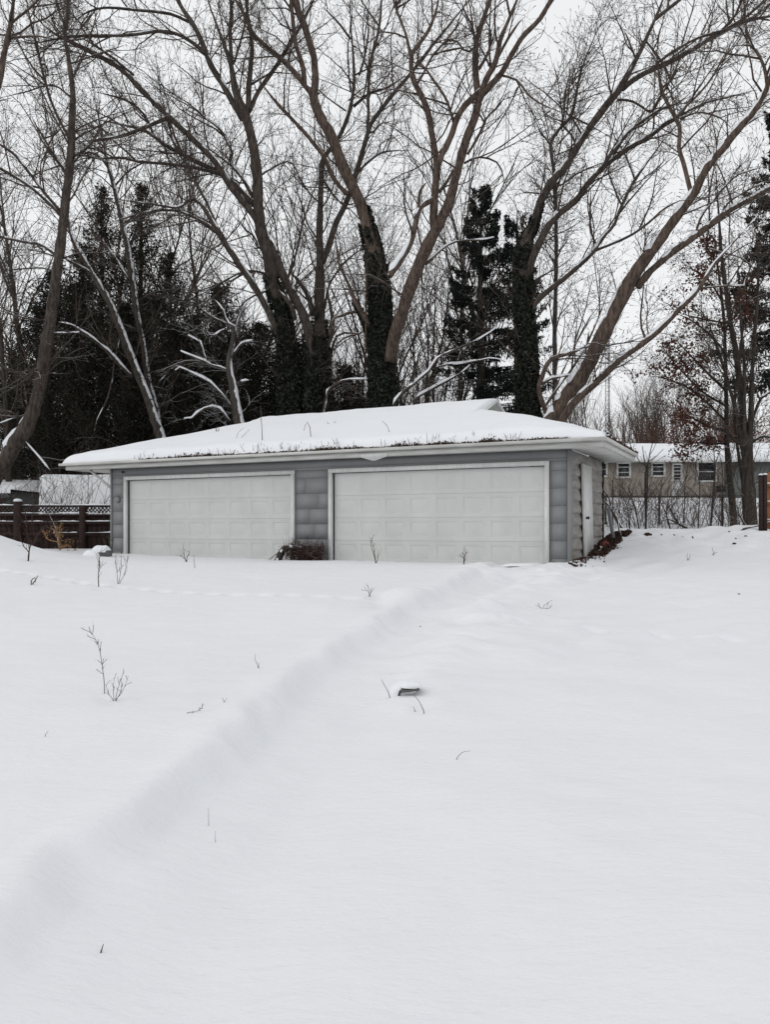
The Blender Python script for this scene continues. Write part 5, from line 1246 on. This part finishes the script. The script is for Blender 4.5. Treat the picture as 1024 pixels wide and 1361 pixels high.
W('thin_stick', 'thin straight stick leaning in the snow left of the snow capped lid', 'stick', 519, 929, [[(-3, 8), (-12, 25)]], w=1.1, mat='weed')
W('thin_stick', 'thin bent stick leaning in the snow right of the snow capped lid', 'stick', 565, 949, [[(-4, 9), (-8, 17), (-15, 25)]], w=1.2, mat='weed')
W('thin_stick', 'very short stick between the lid and the bent stick', 'stick', 553, 948, [[(-2, 4), (-4, 8)]], w=1.0, mat='weed')
W('dead_weed', 'curved grass blade on the snow below the snow capped lid', 'weed', 606, 1011, [[(6, 6), (12, 10), (20, 11)]], w=.9, mat='weed')
W('dead_weed', 'little scatter of stalks on the drive before the right garage corner', 'weed', 722, 809, [[(3, 5), (8, 6)], [(-4, 2), (-6, 8)], [(6, 0), (12, 3)]], w=.8, twigs=2, tl=(.03, .1), mat='weed')
W('dead_weed', 'two faint stalks on the drive below the berm', 'weed', 915, 745, [[(0, 6), (1, 10)], [(3, 4), (3, 9)]], w=.8, mat='weed')
W('dead_weed', 'short weed on the drive below the chain link fence', 'weed', 948, 738, [[(0, 4), (-2, 8)], [(3, 3), (6, 4)]], w=.8, twigs=2, tl=(.04, .12), mat='weed')
# stalks standing on the garage roof
def roof_weed(label, px, v, stems, w=1.2, twigs=0):
    # u on the roof line at depth v
    k = (px - CX) / F_PX
    u = (k * (GO[1] + v * CT) - GO[0] - v * ST) / (CT + ST * k); zl = float(roofz(np.array(u), np.array(v))) + .17
    b0 = GW(u, v, zl); mpp = b0[1] / F_PX
    root = empty('dry_stalk', b0, label, 'weed'); mb = MB()
    for s in stems:
        B = catmull(np.c_[np.array([(0, -6)] + s, float), np.zeros(len(s) + 1)], 7)
        p = np.stack([B[:, 0] * mpp, rng.normal(0, .004, 7), B[:, 1] * mpp], -1); r = np.linspace(w * mpp / 2, w * mpp / 4, 7); mb.tubes(p, r, 4)
        if twigs:
            p1, r1 = spawn(p[None], r[None], twigs, (.04, .14), (25, 70), .2, .02, 4, .15, .3, 1, rmax=.006); mb.tubes(p1, r1, 3)
    mb.build('stem', M['weed'], root)
roof_weed('tall thin dry stalk standing up from the garage eave into the dark cedars', 349, .05, [[(-1, 20), (-3, 48)]], 1.2, 3)
roof_weed('pair of tiny brown sprigs on the left slope of the garage roof snow', 288, 1.3, [[(-1, 8)], [(3, 7)]], 1.8, 3)
roof_weed('small star shaped twig lying out on the garage roof snow', 443, 1.35, [[(-8, 4)], [(10, 3)], [(2, 5)], [(-4, -3)]], 1.2, 2)
roof_weed('bent triangular dry stalk on the garage roof above the left door', 414, .15, [[(-2, 14), (-6, 22), (-10, 10)]], 1.2)
roof_weed('curved pale grass on the garage roof above the left door', 312, .3, [[(4, 10), (12, 18)], [(10, 6), (20, 16)]], .7)
roof_weed('short leaning stalk on the garage roof above the right door', 520, .15, [[(-5, 10), (-12, 17)]], .9)
# saplings and brush along the chain link fence
gS = 'saplings along the chain link fence'
W('bare_sapling', 'tallest forked sapling by the chain link fence, its fork against the house roof', 'sapling', 859, 700, [[(.5, 40), (1, 86), (4, 104), (8, 116), (11, 136)], [(1, 86), (-1, 98), (-3, 112)], [(1, 86), (-10, 92), (-18, 108), (-24, 120)], [(1, 80), (14, 96), (26, 108)]], d=23.5, twigs=5, tl=(.2, .8), w=2.4, mat='bark_dark', group=gS, l2=2)
W('bare_sapling', 'leaning sapling left of the tallest forked one', 'sapling', 851, 700, [[(-3, 15), (-7, 30), (-14, 60)], [(-7, 30), (-14, 44), (-28, 62)]], d=23.6, twigs=5, tl=(.2, .7), w=1.7, mat='bark_dark', group=gS, l2=2)
W('bare_sapling', 'sapling bowed across the tan wall right of the tallest forked one', 'sapling', 892, 700, [[(-6, 20), (-14, 40), (-10, 60), (0, 76)], [(-6, 20), (2, 50), (14, 68)]], d=23.8, twigs=6, tl=(.2, .8), w=1.5, mat='twig_red', group=gS, l2=2)
W('bare_sapling', 'straight sapling crossing the white door of the house', 'sapling', 908, 700, [[(1, 40), (1, 60), (6, 86), (12, 110)]], d=23.6, twigs=7, tl=(.2, .8), w=1.6, mat='bark_dark', group=gS, l2=2)
W('bare_sapling', 'reddish sapling below the widest window of the house', 'sapling', 929, 700, [[(1, 30), (1, 60), (-4, 84), (2, 110)]], d=23.7, twigs=7, tl=(.2, .8), w=1.7, mat='twig_red', group=gS, l2=2)
W('bare_sapling', 'dark kinked sapling at the right side of the widest house window', 'sapling', 945, 699, [[(3, 26), (4, 34), (7, 60), (7, 94), (6, 120)], [(7, 94), (14, 102), (20, 110)]], d=23.4, twigs=6, tl=(.2, .8), w=2.4, mat='bark_dark', group=gS, l2=2)
W('bare_sapling', 'thin sapling over the crawl vent of the house', 'sapling', 961, 690, [[(0, 40), (0, 76), (-3, 94), (-7, 112)]], d=24.4, twigs=5, tl=(.2, .7), w=1.6, mat='bark_dark', group=gS, l2=2)
W('bare_sapling', 'thin sapling growing against the back corner of the garage', 'sapling', 815, 704, [[(-1, 40), (0, 70), (4, 90), (6, 98)]], d=22.5, twigs=5, tl=(.2, .7), w=1.8, mat='twig_red', group=gS, l2=2)
W('bare_sapling', 'short sapling between the garage corner and the leaning one', 'sapling', 838, 702, [[(-2, 30), (2, 52)], [(0, 20), (6, 44)]], d=23.0, twigs=8, tl=(.15, .6), w=1.3, mat='bark_dark', group=gS, l2=2)
W('fallen_branch', 'snow lined branch slumped over the chain link fence beside the garage corner', 'branch', 829, 686, [[(-8, 14), (-15, 28), (-17, 42), (-25, 54)], [(-15, 28), (-25, 40)]], d=22.8, twigs=5, tl=(.2, .6), w=5, mat='bark_snowy', l2=2)
W('fallen_branch', 'thick tangled branch lying under the chain link fence', 'branch', 915, 698, [[(-12, 6), (-24, 12), (-34, 10)], [(-12, 6), (-20, 20), (-26, 30)]], d=24, twigs=6, tl=(.2, .7), w=3, mat='bark_dark', l2=3)
W('fallen_branch', 'long snow topped branch lying out from the foot of the orange fence', 'branch', 984, 702, [[(12, 4), (24, 6), (44, 13)]], d=18.4, twigs=2, tl=(.1, .4), w=3, mat='bark_snowy')
W('fallen_branch', 'curved snow edged branch arching at the foot of the dark clump of stems', 'branch', 1000, 695, [[(-8, 5), (-16, 18), (-20, 34)]], d=22, twigs=4, tl=(.2, .6), w=3.4, mat='bark_snowy', l2=2)
# brush: many fine stems that read as one tangle
def brush(name, label, regions, n, hgt, mat='twig', seed=1, w=.004):
    global rng
    keep_ = rng; rng = np.random.default_rng(seed); mb = MB(); loc = None
    for i in range(n):
        px, d = rng.uniform(*regions[0]), rng.uniform(*regions[1]); x = (px - CX) / F_PX * d; g = Gs(x, d); loc = loc or (x, d, g)
        L = rng.uniform(*hgt); K = 7; t = np.linspace(0, 1, K); ln = rng.normal(0, .35, 2)
        T0 = np.stack([x + ln[0] * L * t + np.cumsum(rng.normal(0, .015, K)), d + ln[1] * L * t, g - .05 + L * t * (1 - .25 * t * abs(ln[0]))], -1)[None]; R0 = np.linspace(w * 1.6, w * .7, K)[None]
        p1, r1 = spawn(T0, R0, int(rng.integers(3, 8)), (.12 * L, .5 * L), (20, 65), .25, .012, 5, .15, .15, 1, rmax=w, tip=.5)
        p2, r2 = spawn(p1, r1, 2, (.08 * L, .25 * L), (20, 65), .2, .012, 4, .18, .2, 1, rmax=w * .7, tip=.7)
        mb.tubes(T0, R0, 4); mb.tubes(p1, r1, 3); mb.tubes(p2, r2, 3)
    rng = keep_
    o = mb.build(name, M[mat], loc=loc); return tag(o, label, 'brush', kind='stuff')
brush('fence_brush', 'low tangle of bare brush growing through the chain link fence', ((806, 985), (23.5, 28.0)), 150, (.5, 2.1), 'twig', 31, .0042)
brush('fence_brush', 'reddish tangle of bare canes beneath the house windows', ((815, 900), (33, 40)), 30, (1.2, 2.6), 'twig_red', 32, .007)
brush('shed_brush', 'bare upright canes in front of the snowy shed roof behind the lattice fence', ((52, 158), (22.9, 24.4)), 34, (1.4, 2.6), 'twig', 33, .006)
brush('fence_brush', 'bare canes leaning over the lattice fence at the left edge', ((-10, 60), (21.2, 24.5)), 26, (1.0, 2.6), 'twig_red', 34, .006)
brush('post_brush', 'scrubby bare brush round the foot of the dark clump of stems', ((962, 1010), (21.5, 25)), 36, (.4, 1.3), 'twig', 35, .005)
# dry tan leaved plant by the lattice fence
root = W('dry_plant', 'dead plant with curled tan leaves in front of the lattice fence', 'plant', 80, 727, [[(-2, 12), (-1, 24), (2, 38)], [(-2, 10), (-16, 14), (-22, 22)], [(0, 4), (10, 6), (16, 5)], [(-2, 14), (-10, 28), (-14, 30)]], d=21, twigs=4, tl=(.1, .3), w=2, mat='tan_leaf')
mb = MB(); C = []
for (dx, dy, s_, n) in ((-2, 18, 3.5, 50), (0, 30, 3, 40), (-18, 20, 3.5, 22), (13, 6, 5, 40), (-10, 26, 3, 10), (2, 10, 4, 30)):
    C.append(np.stack([rng.normal(dx, s_, n), rng.normal(0, 3, n), rng.normal(dy, s_ * 1.1, n).clip(0, 60)], -1) * 21 / F_PX)
C = np.concatenate(C); mb.leaves(C, rng.uniform(.018, .045, len(C)), droop=.8, aspect=.45); mb.build('leaves', M['tan_leaf'], root)
W('fallen_branch', 'thin snow dusted branch lying level in front of the lattice fence', 'branch', 22, 722, [[(12, -1), (28, -4), (50, -2), (60, -3)]], d=20.5, w=2.6, mat='bark_snowy')
W('fallen_branch', 'pale snow lined branch leaning across the lattice fence', 'branch', 78, 712, [[(-3, 18), (-6, 32), (-14, 50)]], d=22.2, twigs=3, tl=(.2, .6), w=2.6, mat='bark_snowy')

# snow covered block at the left garage corner
b0 = hit(141, 734.5, 12); b0[1] = 18.0; b0[0] = (131 - CX) / F_PX * 18; b0[2] = Gs(b0[0], 18)
e = empty('concrete_block', b0, 'grey concrete block under a thick cap of snow at the left corner of the garage', 'block')
zt = EYE - (728.5 - HY) / F_PX * 18 - b0[2]
mb = MB(); c0 = np.array([.10, .0, .03])
mb.box(c0, (.34, .22, .20)); mb.box(c0 + [.10, -.112, .02], (.02, .012, .10)); mb.box(c0 + [-.10, -.112, .02], (.02, .012, .10)); mb.box(c0 + [0, -.113, -.03], (.34, .012, .02))
mb.build('block', mottled('grey_concrete', (.10, .10, .105), (.17, .17, .175), 20, bmp=.4, dist=.008), e)
def snow_lump(name, parent, c, s, seed=1, n=14, mat='snow', world=False):
    V = []; F = []; m_ = n * 2
    for i in range(n + 1):
        ph = math.pi / 2 * (1 - i / n)
        for j in range(m_):
            a = 2 * math.pi * j / m_; ca, sa = math.cos(a), math.sin(a)
            q = (abs(ca) ** 3 + abs(sa) ** 3) ** (-1 / 3)
            r = math.cos(ph) ** .75 * q * (1 + .12 * float(vnoise(seed + ca * 1.3, seed + sa * 1.3)))
            V.append([c[0] + s[0] * r * ca, c[1] + s[1] * r * sa, c[2] + s[2] * math.sin(ph) ** .8 * (1 + .25 * float(vnoise(seed * 3 + ca * r * 2, sa * r * 2)))])
    for i in range(n):
        for j in range(m_): F.append([i * m_ + j, (i + 1) * m_ + j, (i + 1) * m_ + (j + 1) % m_, i * m_ + (j + 1) % m_])
    mb = MB(); mb.add(V, F); return mb.build(name, M[mat], parent, smooth=True)
snow_lump('snow_cap', e, c0 + [-.05, .03, .06], (.205, .17, .15), 3)
snow_lump('snow_drift', e, c0 + [-.22, -.02, -.16], (.22, .26, .27), 5)
W('dead_weed', 'dark stalks rising at the left corner of the garage beside the snow covered block', 'weed', 146, 738, [[(0, 14), (-2, 28)], [(2, 10), (4, 24)], [(-3, 8), (-7, 20)]], d=18.3, twigs=4, tl=(.1, .3), w=2, mat='twig')

# snow capped lid lying in the yard
b0 = hit(546, 921); d = b0[1]; mpp = d / F_PX
e = empty('board_scrap', b0, 'dark flat board edge under a cap of snow beside the trodden path', 'board')
mb = MB(); V0 = np.array([[-.075, -.07, .012], [.058, -.10, .034], [.068, .05, .048], [-.06, .08, .050]]) ; V = np.concatenate([V0, V0 + [0, 0, .008]])
mb.add(V, [[3, 2, 1, 0], [4, 5, 6, 7], [0, 1, 5, 4], [1, 2, 6, 5], [2, 3, 7, 6], [3, 0, 4, 7]]); mb.build('board', M['galv'], e)
mb = MB(); mb.box((-.082, -.04, .0), (.012, .012, .05), ry=.3); mb.build('prop', M['black'], e)
snow_lump('snow_cap', e, (.005, .015, .040), (.078, .075, .040), 9)
snow_lump('snow_drift', e, (-.05, .06, -.03), (.10, .09, .095), 12)

# brush heap and old curved piece of ironwork between the doors
u0 = fu(414); heap = empty('brush_heap', GW(u0, -.25, .0), 'heap of dark twigs and dead vines piled between the two garage doors', 'brush heap')
R_ = np.random.default_rng(12); mb = MB(); keep_ = rng; rng = R_
T0, R0 = [], []
for i in range(170):
    a = np.array([R_.uniform(-.42, .40), R_.uniform(-.14, .14), 0]); L = R_.uniform(.25, .75); th_ = R_.uniform(0, 2 * math.pi)
    dz = R_.uniform(.1, 1.0); K = 7; t = np.linspace(0, 1, K)
    arch = .30 * math.exp(-(a[0] / .45) ** 2)
    p = np.stack([a[0] + L * .7 * np.cos(th_) * t + .1 * np.sin(t * 5 + th_), a[1] + .12 * np.sin(th_) * t, -.02 + (arch + .18) * np.sin(t * math.pi * R_.uniform(.4, .95)) * dz * 1.4 + R_.uniform(0, .22)], -1)
    p[:, 0] = p[:, 0].clip(-.46, .44); p[:, 1] = p[:, 1].clip(-.3, .19); p[:, 2] = np.minimum(p[:, 2], .36 + .10 * R_.random() ** 3)
    if i < 12: p = np.stack([a[0] * .5 - R_.uniform(.5, .95) * t, a[1] + 0 * t, R_.uniform(.25, .40) * np.sin(math.pi * (.35 + .62 * t)) - .01], -1)
    elif i < 18: p = np.stack([.30 + R_.uniform(.1, .3) * t, a[1] * .5 + 0 * t, R_.uniform(.2, .35) * np.sin(math.pi * (.4 + .58 * t)) - .01], -1)
    T0.append(p); R0.append(np.linspace(.0065, .003, K))
mb.tubes(np.array(T0), np.array(R0), 4); p1, r1 = spawn(np.array(T0), np.array(R0), 2, (.05, .25), (30, 80), .2, .012, 4, .2, .1, 1, rmax=.003); p1[:, :, 1] = p1[:, :, 1].clip(-.35, .19); mb.tubes(p1, r1, 3)
mb.build('twigs', M['twig_red'], heap)
mb = MB(); C = R_.uniform(-1, 1, (1700, 3)) * np.array([.36, .10, .17]) + np.array([-.02, .06, .15]); C = C[(C[:, 2] > -.05)]; C[:, 1] = C[:, 1].clip(-.2, .19)
mb.leaves(C, R_.uniform(.012, .035, len(C)), aspect=.5); mb.build('dead_leaves', M['litter'], heap)
e = empty('curved_iron', GW(u0 - .42, -.30, .0), 'bent dark weathered band with patches of snow, propped beside the brush heap', 'scrap')
mb = MB(); pts = catmull(np.array([(-.30, -.10, 0), (-.22, .06, 0), (-.12, .24, 0), (.02, .32, 0), (.22, .33, 0), (.40, .30, 0)]), 18)
V = []; 
for i, q in enumerate(pts):
    t_ = pts[min(i + 1, 17)] - pts[max(i - 1, 0)]; t_ /= np.linalg.norm(t_); nrm = np.array([-t_[1], t_[0]]); w_ = .05 if i < 12 else .03
    for (sn, yv) in ((1, -.06), (1, .06), (-1, .06), (-1, -.06)): V.append([q[0] + nrm[0] * w_ * sn, yv, q[1] + nrm[1] * w_ * sn])
mb.add(V, [[4 * i + j, 4 * i + (j + 1) % 4, 4 * i + 4 + (j + 1) % 4, 4 * i + 4 + j] for i in range(17) for j in range(4)]); mb.add(V[:4], [[0, 1, 2, 3]]); mb.add(V[-4:], [[3, 2, 1, 0]])
mb.build('band', M['bark_dark'], e); 
for i in (3, 7, 12):
    q = pts[i]; t_ = pts[i + 1] - pts[i - 1]; an = math.atan2(t_[1], t_[0]); mb = MB(); mb.box((q[0] + .01, -.062, q[1] + .01), (.07, .014, .045), ry=-an); mb.build('snow_patch', M['snow'], e)
e.rotation_euler = (0, 0, -TH); heap.rotation_euler = (0, 0, -TH)
rng = keep_

# litter, red rag and leaning board by the side wall
mb = MB(); C = []; R_ = np.random.default_rng(4)
for i in range(6000):
    v = R_.uniform(1.2, 4.6); u = .05 + abs(R_.normal(0, .17 + .13 * max(0, v - 2.2))); p = GW(u, v, 0)
    if vnoise(u * 5, v * 3) < -.22 + .5 * (u > .42): continue
    C.append([p[0], p[1], Gs(p[0], p[1]) + .008 + abs(R_.normal(0, .02))])
for i in range(260):
    v = R_.uniform(-.3, 1.6); u = .06 + abs(R_.normal(0, .13)); p = GW(u, v, 0); C.append([p[0], p[1], Gs(p[0], p[1]) + .01])
keep_ = rng; rng = R_
mb.leaves(C, R_.uniform(.015, .05, len(C)), aspect=.6); tag(mb.build('wall_leaf_litter', M['litter'], loc=tuple(GW(.2, 3, 0))), 'dark wet leaf litter along the foot of the garage side wall', 'leaf litter', kind='stuff')
p = GW(.20, 2.45, 0); 
M['red'] = mottled('faded_red_cloth', (.13, .03, .03), (.22, .075, .065), 9, bmp=.3)
o = snow_lump('red_rag', None, (0, 0, -.03), (.10, .09, .13), 21, 12, 'red'); 
for v_ in o.data.vertices: v_.co += Vector(v_.co.normalized()) * (.05 * float(vnoise(v_.co.x * 22, v_.co.z * 22 + v_.co.y * 9)))
o.location = (p[0], p[1], Gs(p[0], p[1])); tag(o, 'crumpled faded red rag at the foot of the garage side wall', 'rag')
p = GW(.17, VN + .12, 0); g = Gs(p[0], p[1])
e = empty('leaning_board', (p[0], p[1], g), 'grey weathered board leaning at the back corner of the garage', 'board', rz=-TH)
mb = MB(); mb.box((.02, .05, .32), (.075, .025, .78), ry=-.16); mb.build('board', M['siding'], e)
mb = MB(); mb.tubes([[.25, .1, -.05], [.18, .12, .2], [.14, .12, .5]], [.025, .02, .012], 5); mb.build('stick', M['bark_snowy'], e)
# clods of dirt thrown up on the snow berm
R_ = np.random.default_rng(8); gK = 'dirt clods on the snow berm'
CL = [(837, 707, 2.6, 'small dark clod on the berm nearest the garage'), (880, 711, 2.4, 'dark clod on the berm in line with the bare fence post'), (977, 723, 4.2, 'largest dark clod, beside the lower end of the snow topped branch'), (992, 713, 3.4, 'clod at the foot of the two dark fence posts'), (979, 716, 2.4, 'clod just above the largest one'), (970, 707, 2.2, 'small clod below the oak trunk'), (983, 790, 2.6, 'lone dark clod out on the right edge of the drive'), (823, 719, 3.6, 'clod at the edge of the leaf litter by the side wall'), (817, 730, 3.4, 'lower clod at the edge of the leaf litter by the side wall'), (559, 833, 1.8, 'tiny dark clod in the hollow of the path')]
for i, (px, py, w_, lab) in enumerate(CL):
    q = hit(px, py, 4, 23); s_ = w_ / 2 * q[1] / F_PX
    o = snow_lump('dirt_clod', None, (0, 0, -s_ * .3), (s_ * 1.3, s_, s_ * 1.2), 30 + i, 5, 'litter'); o.location = q; o.rotation_euler = (0, 0, i); tag(o, lab, 'clod', gK)
# broken slab edge of ice and dirt by the right door foot
q = hit(690, 751, 10); 
o = snow_lump('ice_chunk', None, (0, 0, -.02), (.30, .10, .05), 50, 8, 'snow'); o.location = q; tag(o, 'low broken chunk of crusted snow at the foot of the right garage door', 'snow chunk')
rng = keep_
